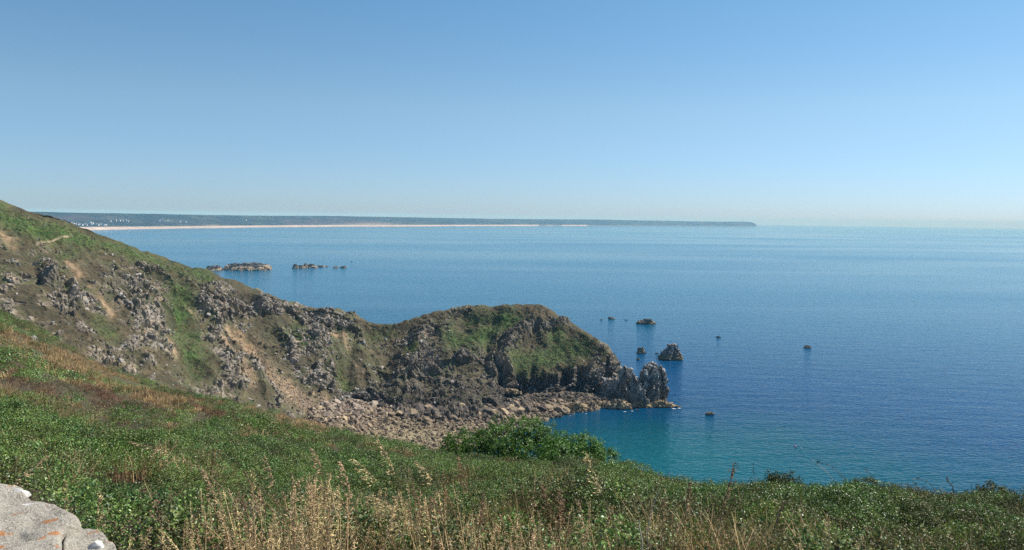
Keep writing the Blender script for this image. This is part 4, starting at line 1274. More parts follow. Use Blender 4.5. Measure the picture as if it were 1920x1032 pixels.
def white_col(me):
    a = me.color_attributes.new('Col', 'FLOAT_COLOR', 'POINT')
    a.data.foreach_set('color', np.ones(len(me.vertices) * 4, np.float32))
    return me


kinds = []
for s in range(10):
    st, hd = stalk_mesh(900 + s, 1.0, random.uniform(-0.15, 0.15), random.uniform(-0.9, 0.9), 52, 0.0044)
    white_col(st)
    j = join([st, hd]); j.materials.append(M_STRAW if s % 5 else M_BROWN)
    kinds.append(j)
for s in range(4):
    me = blade_mesh(950 + s, 26, 0.10, 0.75, 0.005, 0.7, seg=4); me.materials.append(M_STRAW if s % 2 else M_DRY); kinds.append(me)
cl_grass = source_collection('dry_grass_kinds', kinds)
# density follows the photo: thick from the wall to the middle of the lower edge, thin to the right
NG = 3100
um = RNG.random(NG)
gpx = np.where(um < 0.32, RNG.normal(570, 120, NG), np.where(um < 0.62, RNG.normal(860, 170, NG), RNG.uniform(200, 1650, NG)))
gd = 3.6 + 2.6 * RNG.random(NG) ** 1.3
r_ = ray(gpx, np.full(NG, 900.0))
gxx, gyy = r_[:, 0] * gd, np.ones(NG) * gd
patch = fbm(np.stack([gxx, gyy, np.zeros(NG)], 1) / 0.55, 2, 260)
mk = (patch > -0.12 - 0.5 * np.exp(-((gpx - 560) / 170) ** 2)) & ~((gpx < 235) & (gd < 3.4)) & ((gpx > 130) | (RNG.random(NG) < 0.2)) & ((gpx < 1080) | (RNG.random(NG) < 0.5))
gxx, gyy, gpx, gd = gxx[mk], gyy[mk], gpx[mk], gd[mk]
gp3 = np.stack([gxx, gyy, ground_z(gxx, gyy) - 0.03], 1)
n = len(gp3)
hgt = np.interp(gpx, [100, 250, 450, 560, 700, 900, 1100, 1500], [0.68, 0.72, 0.84, 1.0, 0.88, 0.84, 0.8, 0.76]) * RNG.uniform(0.45, 1.2, n)
gi_ = np.where(RNG.random(n) < 0.45, 10 + RNG.integers(0, 4, n), RNG.integers(0, 10, n))
scatter('dry_grass', cl_grass, gp3, np.stack([RNG.normal(0, 0.2, n), RNG.normal(0, 0.2, n), RNG.normal(0, 1.4, n)], 1), hgt, gi_)

# the stalks that stand out one by one: (tip x, tip y, foot x, foot y, distance, brown, droop, label)
STALKS = [
    (703, 808, 800, 1060, 4.8, 0, -0.15, 'tallest straw stalk leaning left, its tip against the beach'),
    (1098, 848, 1175, 1060, 4.8, 0, -0.1, 'straw stalk with slim head standing left of a dark gap, leaning left'),
    (1377, 868, 1335, 1060, 4.6, 1, 0.1, 'thick brown stalk leaning right, its tip against turquoise water'),
    (1468, 940, 1430, 1060, 4.6, 1, 0.1, 'short brown stalk leaning right, right of the turquoise one'),
    (656, 858, 735, 1060, 4.9, 0, -0.9, 'straw stalk with drooping feathery head left of the tallest one'),
    (585, 842, 610, 1060, 5.0, 0, -0.9, 'straw stalk with short nodding head over green scrub'),
    (638, 862, 690, 1060, 4.9, 0, -0.1, 'stiff straw stalk with narrow head beside the nodding one'),
    (778, 864, 835, 1060, 4.9, 0, -0.8, 'straw stalk with arching head right of the tallest one'),
    (862, 858, 900, 1060, 4.8, 1, -0.25, 'brown forked stalk above the middle of the grass'),
    (380, 878, 450, 1060, 4.7, 0, -0.2, 'straw stalk leaning left over dark leaves at left'),
    (400, 842, 385, 1060, 4.9, 1, 0.05, 'thin upright brown stalk over dark leaves at left'),
    (470, 880, 480, 1060, 4.9, 0, 0.1, 'upright straw stalk beside the thick clump at left'),
    (497, 855, 520, 1060, 5.0, 0, -0.6, 'straw stalk with feathery head above the thick clump'),
    (830, 885, 835, 1060, 4.9, 1, 0.05, 'upright dark brown stalk in the middle of the grass'),
    (122, 900, 122, 1040, 4.4, 0, 0.15, 'short straw stalk standing just behind the stone wall'),
    (185, 920, 182, 1040, 4.3, 0, 0.05, 'plump headed straw stalk right of the stone wall'),
    (88, 855, 30, 960, 4.2, 0, 0.6, 'straw stalk bending right across the leaves above the wall'),
    (240, 828, 345, 940, 5.6, 0, -1.0, 'hooked straw stalk arching left over the green scrub'),
    (1018, 912, 1060, 1060, 4.9, 1, -0.15, 'brown stalk in a pair, the left one, right of the middle'),
    (1050, 918, 1068, 1060, 4.9, 1, -0.1, 'brown stalk in a pair, the right one, right of the middle'),
    (1085, 938, 1110, 1060, 4.8, 0, -0.1, 'straw stalk under the slim leaning head'),
    (1243, 935, 1240, 1060, 4.8, 1, 0.05, 'dark upright stalk beside the black hollow in the scrub'),
    (1292, 905, 1280, 1060, 4.7, 1, 0.3, 'bushy brown stalk left of the thick leaning one'),
    (740, 935, 735, 1060, 4.6, 0, 0.5, 'straw stalk with pale curled head low in the middle'),
    (905, 925, 895, 1060, 4.7, 1, 0.2, 'brown stalk with dense head in the middle right of the grass'),
    (600, 910, 660, 1060, 4.7, 0, -0.9, 'straw stalk arching left across the thick clump'),
    (690, 930, 760, 1060, 4.6, 0, -1.0, 'broad drooping straw head low in the centre'),
    (560, 900, 575, 1060, 4.7, 0, -0.2, 'straw stalk rising out of the thick clump'),
]
for i, (tx, ty, fx, fy, D, br, dr, lab) in enumerate(STALKS):
    tipp = at(np.array(float(tx)), np.array(float(ty)), D)
    q = at(np.array(float(fx)), np.array(float(fy)), D)
    dirv = (q - tipp); 
    gz_ = float(ground_z(tipp[0], D))
    tt = (gz_ - tipp[2]) / dirv[2]
    bx0 = tipp[0] + dirv[0] * tt
    base = Vector((float(bx0), float(D), float(ground_z(bx0, D)) - 0.03))
    hgt_ = float(tipp[2] - base.z)
    lean = float(tipp[0] - bx0) / hgt_
    st, hd = stalk_mesh(1000 + i, hgt_, lean, dr, 120 if br else 80, 0.0036, 0.22 if abs(dr) < 0.4 else 0.25, 0.1 if abs(dr) < 0.3 else 0.7)
    white_col(st)
    root = add('grass_stalk', None, label=lab, cat='grass stalk', group='dry grass stalks standing up in the foreground', loc=base)
    root.empty_display_size = 0.1
    add('stem', st, M_BROWN if br else M_STRAW, root)
    add('seed_head', hd, M_BROWN if br else M_STRAW, root)

# dead canes and twigs on the scrub edge
def cane(name, pts, D, rad, mat, label, leaves=0, seed=0, cat='twig', twigs=0):
    P3 = [Vector(tuple(at(np.array(float(x)), np.array(float(y)), D))) for x, y in pts]
    base = P3[0].copy()
    base.z = min(base.z, float(ground_z(base.x, base.y)) + 0.0)
    root = add(name, None, label=label, cat=cat, loc=base)
    bm = bmesh.new()
    pl = [Vector((0, 0, 0))] + [p_ - base for p_ in P3[(1 if (P3[0] - base).length < 0.05 else 0):]]
    tube(bm, pl, [rad * (1.1 - 0.75 * i / max(1, len(pl) - 1)) for i in range(len(pl))], 5)
    r = random.Random(seed)
    for t in range(twigs):
        i = r.randrange(1, len(pl)); p_ = pl[i].lerp(pl[i - 1], r.random() * .8)
        e = p_ + Vector((r.gauss(0, .14), r.gauss(0, .1), r.uniform(-.02, .25)))
        tube(bm, [p_, p_.lerp(e, .5) + Vector((r.gauss(0, .02), 0, 0.02)), e], [rad * .6, rad * .45, rad * .2], 4)
    me = bpy.data.meshes.new('stem'); bm.to_mesh(me); bm.free()
    add('stem', me, mat, root)
    if leaves:
        rr2 = np.random.default_rng(seed)
        n_ = leaves
        idx_ = rr2.integers(1, len(pl), n_); t_ = rr2.random(n_)
        pp = np.array([tuple(pl[a].lerp(pl[a - 1], b)) for a, b in zip(idx_, t_)]) + rr2.normal(0, 0.025, (n_, 3))
        ax = rr2.normal(0, 1, (n_, 3)); ax /= np.linalg.norm(ax, axis=1, keepdims=True)
        b_ = np.cross(ax, rr2.normal(0, 1, (n_, 3))); b_ /= np.linalg.norm(b_, axis=1, keepdims=True)
        s = 0.05
        V = np.stack([pp - ax * s * .5, pp + b_ * s * .4, pp + ax * s * .6, pp - b_ * s * .4], 1).reshape(-1, 3)
        k_ = np.arange(n_) * 4
        add('foliage', mesh_np('foliage', V, np.stack([k_, k_ + 1, k_ + 2, k_ + 3], 1), False, np.ones((n_ * 4, 3))), M_DARKBUSH, root)


cane('bramble_cane', [(1585, 900), (1572, 886), (1558, 876), (1545, 868), (1534, 866), (1530, 872)], 28, 0.008, M_TWIG, 'arching leafy bramble cane above the scrub edge against the sea', 46, 3, 'bramble')
cane('dead_cane', [(1562, 900), (1548, 883), (1532, 870), (1520, 859)], 27.5, 0.009, M_PALE_TWIG, 'pale bare cane sticking up left against the sea', 0, 4)
cane('dead_twig', [(1788, 925), (1786, 912), (1776, 903), (1774, 893)], 24, 0.018, M_TWIG, 'short forked dead branch on the scrub edge at right', 0, 5, twigs=6)
cane('bramble_cane', [(1750, 915), (1740, 903), (1722, 897), (1708, 902)], 25, 0.007, M_TWIG, 'low arching leafy cane left of the forked dead branch', 30, 6, 'bramble')
cane('dead_twig', [(1640, 905), (1632, 890), (1622, 882)], 26, 0.008, M_TWIG, 'fine bare twigs on the scrub edge above a low dark bush', 0, 7, twigs=12)
cane('leafy_sprig', [(1416, 905), (1412, 880), (1413, 866)], 33, 0.008, M_TWIG, 'thin upright leafy sprig on the scrub edge near the turquoise water', 26, 8, twigs=3)
cane('dead_twig', [(1822, 922), (1822, 908)], 23, 0.008, M_TWIG, 'single thin upright twig between dead branch and dark bush', 0, 9, twigs=1)
cane('dead_cane', [(1215, 990), (1222, 955), (1228, 938), (1236, 922)], 5.6, 0.006, M_PALE_TWIG, 'curved pale stick in the scrub beside the black hollow', 0, 10)
cane('dead_cane', [(1203, 1050), (1204, 1015), (1198, 985), (1200, 975)], 5.0, 0.008, M_PALE_TWIG, 'crooked bleached stick low in the scrub right of centre', 0, 11)
cane('dead_cane', [(270, 783), (275, 770), (274, 764)], 70, 0.05, M_PALE_TWIG, 'upright bleached stick in the brown heath on the left', 0, 12)

# ------------------------------------------------------------------ outcrop of grey rock in the near hillside at left
rock_thing('outcrop', [(610, 14, 26), (613, 10, 31), (620, 6, 33), (627, 5, 35), (634, 6, 36)], 100, 3.2, 421, 'flat topped pale grey outcrop in the dry slope at far left', 'rock', colour='grey', cell=1.2, z0=102, base_z=0, rel=0.6)
rock_thing('outcrop', [(626, 38, 52), (630, 34, 58), (640, 32, 66), (652, 34, 69), (663, 42, 62)], 96, 3.0, 422, 'grey outcrop split by a dark hollow, below the flat topped one', 'rock', colour='grey', cell=1.4, z0=102, base_z=0, rel=0.8)

# ------------------------------------------------------------------ stone wall at the lower left
def M_lichen():
    m, nt, ns, ln = new_mat('lichen_stone')
    out = N(ns, 'ShaderNodeOutputMaterial'); p = N(ns, 'ShaderNodeBsdfPrincipled')
    g = N(ns, 'ShaderNodeNewGeometry')
    n1 = N(ns, 'ShaderNodeTexNoise'); n1.inputs['Scale'].default_value = 100; n1.inputs['Detail'].default_value = 8; n1.inputs['Roughness'].default_value = 0.7
    n2 = N(ns, 'ShaderNodeTexNoise'); n2.inputs['Scale'].default_value = 9; n2.inputs['Detail'].default_value = 5; n2.inputs['Distortion'].default_value = 0.5
    n3 = N(ns, 'ShaderNodeTexNoise'); n3.inputs['Scale'].default_value = 13; n3.inputs['Detail'].default_value = 6; n3.inputs['Roughness'].default_value = 0.6
    v = N(ns, 'ShaderNodeTexVoronoi'); v.inputs['Scale'].default_value = 42
    for q in (n1, n2, n3, v): ln.new(g.outputs['Position'], q.inputs['Vector'])
    r1 = ramp(ns, [(0.30, (0.08, 0.068, 0.052)), (0.43, (0.30, 0.26, 0.205)), (0.55, (0.46, 0.41, 0.335)), (0.68, (0.66, 0.62, 0.54))])
    ln.new(n1.outputs['Fac'], r1.inputs[0])
    r2 = ramp(ns, [(0.45, (0, 0, 0)), (0.62, (1, 1, 1))]); ln.new(n2.outputs['Fac'], r2.inputs[0])
    mx = N(ns, 'ShaderNodeMixRGB'); mx.inputs[2].default_value = (0.52, 0.47, 0.38, 1)
    mf = N(ns, 'ShaderNodeMath', operation='MULTIPLY'); mf.inputs[1].default_value = 0.75
    ln.new(r2.outputs[0], mf.inputs[0]); ln.new(mf.outputs[0], mx.inputs[0]); ln.new(r1.outputs[0], mx.inputs[1])
    r3 = ramp(ns, [(0.60, (0, 0, 0)), (0.635, (1, 1, 1))]); ln.new(n3.outputs['Fac'], r3.inputs[0])
    mx2 = N(ns, 'ShaderNodeMixRGB'); mx2.inputs[2].default_value = (0.50, 0.20, 0.06, 1); 
    mf2 = N(ns, 'ShaderNodeMath', operation='MULTIPLY'); mf2.inputs[1].default_value = 0.85; ln.new(r3.outputs[0], mf2.inputs[0])
    ln.new(mf2.outputs[0], mx2.inputs[0]); ln.new(mx.outputs[0], mx2.inputs[1])
    r4 = ramp(ns, [(0.10, (1, 1, 1)), (0.16, (0, 0, 0))]); ln.new(v.outputs['Distance'], r4.inputs[0])
    mx3 = N(ns, 'ShaderNodeMixRGB'); mx3.inputs[2].default_value = (0.56, 0.54, 0.49, 1); mf3 = N(ns, 'ShaderNodeMath', operation='MULTIPLY'); mf3.inputs[1].default_value = 0.7
    ln.new(r4.outputs[0], mf3.inputs[0]); ln.new(mf3.outputs[0], mx3.inputs[0]); ln.new(mx2.outputs[0], mx3.inputs[1])
    ln.new(mx3.outputs[0], p.inputs['Base Color'])
    p.inputs['Roughness'].default_value = 0.9
    b = N(ns, 'ShaderNodeBump'); b.inputs['Strength'].default_value = 1.0; b.inputs['Distance'].default_value = 0.015
    ln.new(n1.outputs['Fac'], b.inputs['Height']); ln.new(b.outputs[0], p.inputs['Normal'])
    ln.new(p.outputs[0], out.inputs[0])
    return m


M_WALL = M_lichen()
M_QUARTZ = mat_plain('white_quartz', (0.60, 0.57, 0.52), 0.6, 0.25, 40)
M_MORTAR = mat_plain('mortar', (0.25, 0.23, 0.19), 0.95, 0.3, 30)


def slab_stone(outline, zt, thick, seed, rel=0.012, n_in=26):
    """stone with an uneven top: outline = plan points (x, y)"""
    pts = np.array(outline, float)
    nseg = 120
    cl = np.vstack([pts, pts[:1]])
    seglen = np.r_[0, np.cumsum(np.linalg.norm(np.diff(cl, axis=0), axis=1))]
    s = np.linspace(0, seglen[-1], nseg, endpoint=False)
    ring = np.stack([np.interp(s, seglen, cl[:, 0]), np.interp(s, seglen, cl[:, 1])], 1)
    cen = pts.mean(0)
    q3 = np.concatenate([ring, np.zeros((nseg, 1))], 1)
    ring = ring + (ring - cen) * (0.016 * fbm(q3 / 0.035, 3, seed))[:, None]
    rows = []
    for k in range(n_in):
        f = 1 - (k / (n_in - 1)) ** 1.0
        xy = cen + (ring - cen) * max(f, 0.0)
        q = np.concatenate([xy, np.zeros((nseg, 1))], 1)
        z = zt + rel * fbm(q / 0.14, 3, seed + 2) + 0.35 * rel * fbm(q / 0.045, 3, seed + 5) - 0.02 * np.exp(-((1 - f) / 0.03))
        rows.append(np.concatenate([xy, z[:, None]], 1))
    side = []
    for k, t in enumerate((1.0, 0.66, 0.33)):
        q = np.concatenate([ring, np.full((nseg, 1), -t * thick)], 1)
        off = 0.02 * fbm(q / 0.09, 3, seed + 8)
        xy = cen + (ring - cen) * (0.985 + off)[:, None]
        side.append(np.concatenate([xy, np.full((nseg, 1), zt - t * thick)], 1))
    Gs = np.stack(side + rows, 1)
    return mesh_np('stone', Gs.reshape(-1, 3), grid_faces(nseg, Gs.shape[1], True), True)


def plan(pts, drop):
    return [tuple(at_z(np.array(float(x)), np.array(float(y)), H - drop)[:2]) for x, y in pts]


WD = 1.0    # the wall top is this far below the eye
wall_c = at_z(np.array(20.0), np.array(990.0), H - WD)
gzw = float(ground_z(wall_c[0], wall_c[1]))
wall = add('stone_wall', None, label='low rough stone wall top with orange lichen in the lower left corner', cat='wall', loc=(wall_c[0], wall_c[1], gzw))


def wpart(name, me, mat, lab=None):
    o = add(name, me, mat, wall, label=lab)
    o.matrix_parent_inverse = Matrix.Translation(-Vector((wall_c[0], wall_c[1], gzw)))
    return o


def quartz(px, py, w_, d_, seed, lab):
    me = stone_mesh(700 + seed, 22, 1.0)
    q = at_z(np.array(float(px)), np.array(float(py)), H - WD)
    for v in me.vertices: v.co = Vector((v.co.x * w_ / 0.9, v.co.y * d_ / 0.75, v.co.z * 0.075)) + Vector((q[0], q[1], H - WD - (0.032 if seed == 3 else 0.016)))
    return wpart('stone', me, M_QUARTZ, lab)


wpart('stone', slab_stone(plan([(-420, 880), (-150, 890), (0, 906), (20, 908), (42, 912), (48, 922), (60, 936), (78, 941), (95, 945), (112, 953), (140, 966), (152, 976), (150, 985), (128, 990), (116, 1000), (112, 1060), (108, 1180), (-420, 1180)], WD), H - WD, 0.2, 31, 0.013, 60), M_WALL)
wpart('stone', slab_stone(plan([(128, 989), (142, 985), (162, 986), (182, 990), (198, 998), (204, 1006), (216, 1012), (220, 1024), (217, 1040), (205, 1120), (200, 1180), (112, 1180), (114, 1060), (119, 1002)], WD + 0.015), H - WD - 0.015, 0.2, 35, 0.014, 26), M_WALL)
quartz(34, 922, 0.075, 0.05, 1, 'white quartz stone at the outer wall edge')
quartz(58, 946, 0.085, 0.055, 2, 'white quartz stone halfway along the wall edge')
quartz(178, 1012, 0.062, 0.045, 3, 'white quartz pebble set in the end stone')
core = slab_stone(plan([(-420, 892), (0, 918), (60, 948), (130, 978), (180, 1000), (205, 1030), (196, 1180), (-420, 1180)], WD + 0.06), H - WD - 0.035, 0.34, 43, 0.01, 8)
wpart('mortar', core, M_MORTAR)
# courses below
rw = random.Random(5)
edge_pts = plan([(-300, 886), (-150, 892), (0, 912), (60, 942), (140, 975), (200, 1004), (212, 1035), (204, 1110)], WD)
zc = H - WD - 0.2
course = 0
M_WST = [M_WALL]
while zc > gzw - 0.1:
    hh = rw.uniform(0.13, 0.2)
    for i in range(len(edge_pts) - 1):
        a, b = Vector((*edge_pts[i], 0)), Vector((*edge_pts[i + 1], 0))
        L = (b - a).length
        ns_ = max(1, int(L / 0.3))
        for j in range(ns_):
            c0 = a.lerp(b, (j + 0.04) / ns_); c1_ = a.lerp(b, (j + 0.96) / ns_)
            inn = Vector((-(c1_ - c0).y, (c1_ - c0).x, 0)).normalized() * -0.22
            bm = bmesh.new()
            jit = lambda v: (v.x + rw.gauss(0, .008), v.y + rw.gauss(0, .008), v.z + rw.gauss(0, .006))
            vs = [bm.verts.new(jit(v + Vector((0, 0, z_)))) for z_ in (zc - hh + 0.012, zc - 0.012) for v in (c0, c1_, c1_ + inn, c0 + inn)]
            for f in ((0, 1, 5, 4), (1, 2, 6, 5), (2, 3, 7, 6), (3, 0, 4, 7), (4, 5, 6, 7), (3, 2, 1, 0)): bm.faces.new([vs[q] for q in f])
            bmesh.ops.recalc_face_normals(bm, faces=bm.faces)
            bmesh.ops.bevel(bm, geom=bm.edges[:], offset=0.018, segments=1, affect='EDGES')
            me = bpy.data.meshes.new('stone'); bm.to_mesh(me); bm.free()
            wpart('stone', me, M_WALL)
    zc -= hh; course += 1

# ------------------------------------------------------------------ far coast with its beach
SHORE = [(-120, 441), (60, 436), (150, 432.3), (300, 429.3), (480, 426.6), (640, 425.3), (800, 424.8), (960, 424.2), (1100, 424.0), (1220, 424.2), (1330, 424.9), (1390, 425.2), (1412, 425.0), (1419, 424.6)]
SAND = [429.5, 427.3, 426.3, 425.2, 423.5, 422.6, 422.4, 422.2, 422.6, 423.4, 424.3, 424.7, 424.6, 424.4]
CREST = [396.0, 397.6, 399.3, 401.9, 404.7, 405.7, 408.6, 411.1, 412.1, 413.9, 416.0, 416.6, 418.5, 423.6]
rows = []
for (x, y), ys, yc in zip(SHORE, SAND, CREST):
    s0 = on_sea(float(x), float(y)); D0 = s0[1]
    inland = 900 if x < 1000 else 700
    w_in = np.interp(x, [1300, 1419], [1, 0.05])
    sd = at(np.array(float(x)), np.array(ys), D0 + 160 * w_in + 20)
    ft = at(np.array(float(x)), np.array(ys - 0.8), D0 + 320 * w_in + 30)
    m1 = at(np.array(float(x)), np.array(yc * 0.45 + ys * 0.55), D0 + 800 * w_in + 40)
    cr = at(np.array(float(x)), np.array(yc), D0 + 1500 * w_in + 50)
    bk = cr + np.array([0, 900 * w_in + 40, -40 * w_in]); bk2 = cr + np.array([0, 2200 * w_in + 60, -170.0])
    s1 = s0 + np.array([0, -90, -2.5])
    rows.append([s1, s0, sd, ft, m1, cr, bk, bk2])
FC = np.array(rows)
nfu, nfv = 900, 90
vfi = np.concatenate([np.linspace(0, 3, 22, endpoint=False), np.linspace(3, 5, 50, endpoint=False), np.linspace(5, 7, 18)])
FG = catmull(FC, np.linspace(0, len(FC) - 1, nfu)); FG = np.swapaxes(catmull(np.swapaxes(FG, 0, 1), vfi), 0, 1)
FP = FG.reshape(-1, 3)
fv = np.tile(vfi, nfu)
land = sstep(2.6, 3.3, fv)
fn = fbm(FP / np.array([420, 420, 420.0]), 4, 311); fn2 = fbm(FP / 90.0, 3, 315)
FP2 = FP.copy(); FP2[:, 2] += land * (7 * fn * sstep(3.3, 4, fv) * sstep(5.2, 4.6, fv) + 3.0 * np.maximum(fn2, -0.2) * sstep(5.6, 4.8, fv))
FX, FY = photo_xy(FP)
fc = np.tile(np.array([[0.014, 0.021, 0.011]]), (len(FP), 1))
fld, ft_, _ = blocks(FP * np.array([1, 1, 0.0]), 210, 321)
fc = lerp(fc, np.array([[0.052, 0.060, 0.030]]), sstep(0.5, 0.8, ft_) * 0.9)
fc = lerp(fc, np.array([[0.066, 0.042, 0.036]]), np.clip(sstep(0.0, 0.7, fn + 0.3) * np.clip(ell(FX, FY, 560, 418, 200, 8) * 1.2 + ell(FX, FY, 130, 408, 90, 8), 0, 1), 0, 1) * 0.85)
fc = lerp(fc, np.array([[0.008, 0.017, 0.009]]), sstep(0.0, 0.5, fn2) * 0.85)
fc = lerp(fc, np.array([[0.36, 0.27, 0.19]]), np.clip(ell(FX, FY, 690, 421, 50, 2.5) + 0.8 * ell(FX, FY, 400, 423.5, 14, 2), 0, 1) * 0.7)
sand = sstep(3.05, 2.7, fv) * np.interp(FX, [880, 960, 1010, 1012, 1030, 1050, 1054, 1100, 1105, 1180], [1, 1, 1, .1, .8, .1, 1, 1, 0, 0])
wet = sstep(1.0, 1.25, fv)
fc = lerp(fc, np.array([[0.47, 0.37, 0.29]]) * (0.72 + 0.28 * wet)[:, None], sand)
fc = lerp(fc, np.array([[0.13, 0.12, 0.10]]), (1 - sand) * sstep(3.0, 2.6, fv))
add('far_coast', mesh_np('far_coast', FP2, grid_faces(nfu, nfv), True, np.clip(fc, 0.01, 0.8)), M_COAST, kind='structure')

# houses of the villages along the far shore
M_WHITE = mat_plain('white_render', (0.78, 0.76, 0.72), 0.8, 0.06, 0.3)
M_SLATE = mat_plain('slate_roof', (0.16, 0.16, 0.18), 0.7, 0.2, 0.5)


def house_mesh(w, d, h):
    bm = bmesh.new()
    x, y = w / 2, d / 2
    v = [bm.verts.new(c) for c in ((-x, -y, -4), (x, -y, -4), (x, y, -4), (-x, y, -4), (-x, -y, h), (x, -y, h), (x, y, h), (-x, y, h), (-x, 0, h + d * .35), (x, 0, h + d * .35))]
    for f in ((0, 1, 5, 4), (2, 3, 7, 6), (1, 2, 6, 9, 5), (3, 0, 4, 8, 7)): bm.faces.new([v[i] for i in f])
    e = 0.5
    r = [bm.verts.new(c) for c in ((-x - e, -y - e, h - .2), (x + e, -y - e, h - .2), (x + e, 0, h + d * .35 + .3), (-x - e, 0, h + d * .35 + .3), (-x - e, y + e, h - .2), (x + e, y + e, h - .2))]
    for f in ((0, 1, 2, 3), (3, 2, 5, 4)): bm.faces.new([r[i] for i in f]).material_index = 1
    me = bpy.data.meshes.new('house'); bm.to_mesh(me); bm.free()
    me.materials.append(M_WHITE); me.materials.append(M_SLATE)
    return me


HM = [house_mesh(17, 9, 6.5), house_mesh(12, 8, 7.5), house_mesh(24, 9, 6)]
HOUSES = {'white houses in the village at the left end of the far beach': [(119, 421.5), (124, 422.5), (129, 420.5), (133, 419.3), (137, 421), (141, 421.2), (146, 422), (150, 421.5), (154, 423), (159, 422), (163, 423.5), (168, 418.5), (171, 421), (174, 420), (180, 422.5), (184, 423), (188, 421.5), (195, 423.2), (199, 423)],
          'white houses scattered on the far hillside': [(207, 416), (218, 415.2), (224, 414.8), (228, 413.8), (231, 415.5), (235, 414.2), (239, 416), (298, 415.5), (304, 414), (308, 415.8), (315, 415), (320, 416.2), (337, 417), (347, 417.5), (456, 413.5), (461, 413.3)],
          'white houses along the middle of the far shore': [(630, 412), (728, 412.3), (858, 418.5), (874, 419), (890, 420), (903, 420.5), (915, 420), (930, 420.5), (946, 420.5), (990, 418), (997, 417.5), (1018, 414.8), (1022, 414.8), (1124, 421.8), (1166, 416), (1194, 419)]}
tree_pts = FP2.reshape(nfu, nfv, 3)
FXg, FYg = [q.reshape(nfu, nfv) for q in photo_xy(FP2)]


def coast_point(x, y):
    vs = slice(14, 74)
    d2 = (FXg[:, vs] - x) ** 2 + ((FYg[:, vs] - y) * 2) ** 2
    i = np.unravel_index(np.argmin(d2), d2.shape)
    return tree_pts[i[0], i[1] + 14]


HL = {'white houses in the village at the left end of the far beach': 'tiny white house in the village at the left end of the beach',
      'white houses scattered on the far hillside': 'tiny white house scattered on the green far hillside',
      'white houses along the middle of the far shore': 'tiny pale house along the middle of the far shore'}
for gname, L in HOUSES.items():
    for i, (x, y) in enumerate(L):
        q = coast_point(x, y)
        o = add('house', HM[(i * 7) % 3], label=HL[gname], cat='house', group=gname, loc=(q[0], q[1], q[2] + 2))
        o.rotation_euler.z = random.uniform(-0.5, 0.5)


def boxes_mesh(bx_list):
    bm = bmesh.new()
    for (x0, x1, y0, y1, z0, z1) in bx_list:
        v = [bm.verts.new(c) for c in ((x0, y0, z0), (x1, y0, z0), (x1, y1, z0), (x0, y1, z0), (x0, y0, z1), (x1, y0, z1), (x1, y1, z1), (x0, y1, z1))]
        for f in ((0, 1, 5, 4), (1, 2, 6, 5), (2, 3, 7, 6), (3, 0, 4, 7), (4, 5, 6, 7), (3, 2, 1, 0)): bm.faces.new([v[i] for i in f])
    me = bpy.data.meshes.new('block'); bm.to_mesh(me); bm.free()
    return me


q = coast_point(1306, 422.6)
add('industrial_building', boxes_mesh([(-70, 20, -20, 20, -20, 26), (20.2, 66, -20, 20, -20, 44)]), M_WHITE, label='white industrial block near the right end of the far headland', cat='building', loc=tuple(q))
q = coast_point(1346, 421.4)
add('industrial_building', boxes_mesh([(-55, 35, -15, 15, -20, 20), (-34, -12, -15.2, 10, 20.1, 36)]), M_WHITE, label='small white building at the very end of the far headland', cat='building', loc=tuple(q))
for x, y, lab in ((1232, 412.5, 'first thin mast from the left on the far headland'), (1238, 412.5, 'second thin mast from the left on the far headland'), (1253, 413.5, 'mast right of the pair on the far headland'), (1280, 413.5, 'mast in the middle of the far headland skyline'), (1306, 412.8, 'widest mast above the white industrial block'), (1340, 414.5, 'last faint mast toward the far headland tip')):
    q = coast_point(x, np.interp(x, [1220, 1330, 1395], [415.5, 416, 416.6]))
    bm = bmesh.new()
    hh = 42
    for sx, sy in ((-3, -3), (3, -3), (3, 3), (-3, 3)):
        tube(bm, [Vector((sx, sy, -6)), Vector((sx * .15, sy * .15, hh))], [1.1, 0.6], 4)
    for z_ in (hh * .62, hh * .8): tube(bm, [Vector((-7, 0, z_)), Vector((7, 0, z_))], [0.6, 0.6], 4)
    me = bpy.data.meshes.new('mast'); bm.to_mesh(me); bm.free()
    add('mast', me, M_SLATE, label=lab, cat='mast', group='thin masts along the far headland skyline', loc=tuple(q))

# ------------------------------------------------------------------ two walkers on the ridge and two buoys
M_DARKCLOTH = mat_plain('dark_cloth', (0.02, 0.025, 0.035), 0.9)


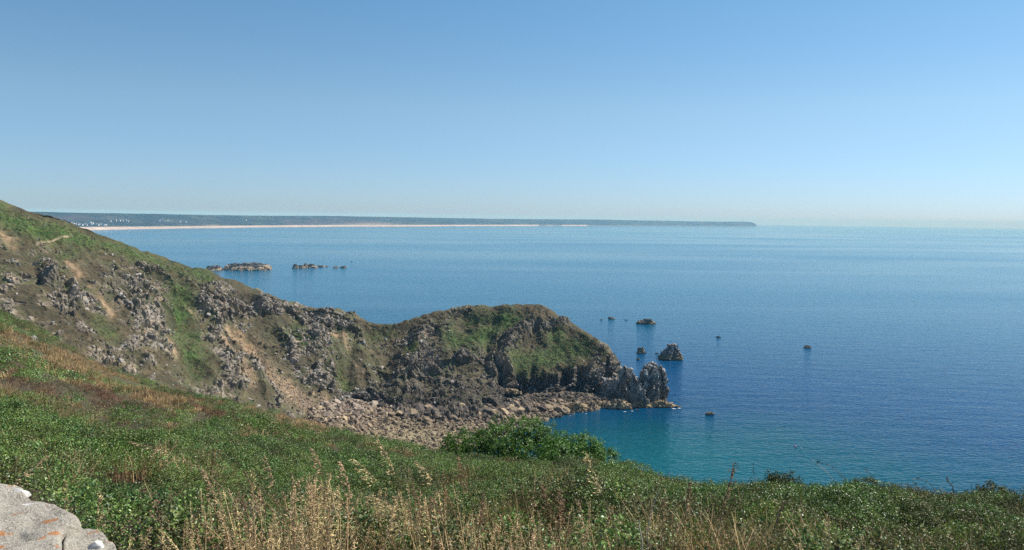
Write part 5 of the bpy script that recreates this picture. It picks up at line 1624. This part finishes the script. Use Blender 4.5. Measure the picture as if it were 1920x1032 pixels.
def walker(px, py, label, seed):
    vsel = np.argmin((SL['X'] - px) ** 2 + (SL['Y'] - py) ** 2 + np.where(np.abs(SL['vv'] - 3.0) < 0.1, 0, 1e6))
    b = SL['P'][vsel]
    root = add('person', None, label=label, cat='person', loc=tuple(b))
    bm = bmesh.new()
    J = [(0, 0, .95), (0, 0, 1.2), (0, 0, 1.45), (0, 0.02, 1.58), (0, 0.02, 1.72), (.1, 0, .9), (.14, .12, .5), (.14, .1, .05), (-.1, 0, .9), (-.12, -.1, .5), (-.12, -.22, .05), (.2, 0, 1.42), (.28, -.08, 1.15), (.27, .05, .92), (-.2, 0, 1.42), (-.28, .08, 1.15), (-.27, .18, .95)]
    E = [(0, 1), (1, 2), (2, 3), (3, 4), (0, 5), (5, 6), (6, 7), (0, 8), (8, 9), (9, 10), (2, 11), (11, 12), (12, 13), (2, 14), (14, 15), (15, 16)]
    Rr = [.16, .16, .15, .07, .12, .11, .075, .06, .11, .075, .06, .075, .055, .045, .075, .055, .045]
    vs = [bm.verts.new(j) for j in J]
    for a, b_ in E: bm.edges.new((vs[a], vs[b_]))
    me = bpy.data.meshes.new('body'); bm.to_mesh(me); bm.free()
    o = add('body', me, M_DARKCLOTH, root)
    sk = o.modifiers.new('skin', 'SKIN')
    for i, v in enumerate(me.skin_vertices[0].data):
        v.radius = (Rr[i], Rr[i] * .8); v.use_root = (i == 0)
    o.modifiers.new('sub', 'SUBSURF').levels = 1
    root.rotation_euler.z = seed
    return root


walker(180.5, 446, 'right of two tiny walkers in dark clothes on the ridge skyline', 0.8)
walker(175.5, 444, 'left of two tiny walkers in dark clothes on the ridge skyline', 0.6)


def buoy(px, py, r, col, label):
    b = on_sea(px, py)
    m_ = mat_plain('buoy_paint', col, 0.4, 0.05)
    root = add('buoy', None, label=label, cat='buoy', loc=tuple(b))
    bm = bmesh.new(); bmesh.ops.create_uvsphere(bm, u_segments=16, v_segments=10, radius=r)
    me = bpy.data.meshes.new('float'); bm.to_mesh(me); bm.free()
    for p_ in me.polygons: p_.use_smooth = True
    o = add('float', me, m_, root); o.location = (0, 0, r * 0.35)
    bm = bmesh.new(); tube(bm, [Vector((0, 0, r * 1.2)), Vector((0, 0, r * 1.9))], [r * .22, r * .18], 8)
    me = bpy.data.meshes.new('neck'); bm.to_mesh(me); bm.free()
    add('neck', me, M_DARKCLOTH, root)


buoy(1490.7, 838, 0.5, (0.75, 0.12, 0.3), 'pink buoy floating on the blue water')
buoy(1501.8, 841.3, 0.35, (0.75, 0.8, 0.8), 'smaller white buoy right of the pink one')

# ------------------------------------------------------------------ air
hm = bpy.data.materials.new('air')
hm.use_nodes = True
hn = hm.node_tree; hn.nodes.clear()
ho = hn.nodes.new('ShaderNodeOutputMaterial'); hv = hn.nodes.new('ShaderNodeVolumePrincipled')
hv.inputs['Color'].default_value = (0.28, 0.65, 1.0, 1)
hv.inputs['Absorption Color'].default_value = (0.70, 0.96, 1, 1)
hv.inputs['Density'].default_value = 5.6e-5
hn.links.new(hv.outputs[0], ho.inputs['Volume'])
zb = -(41000.0 ** 2) / (2 * EARTH) - 5
hz = boxes_mesh([(-41500, 41500, -41500, 41500, zb, 166.0)])
add('haze', hz, hm, kind='stuff')
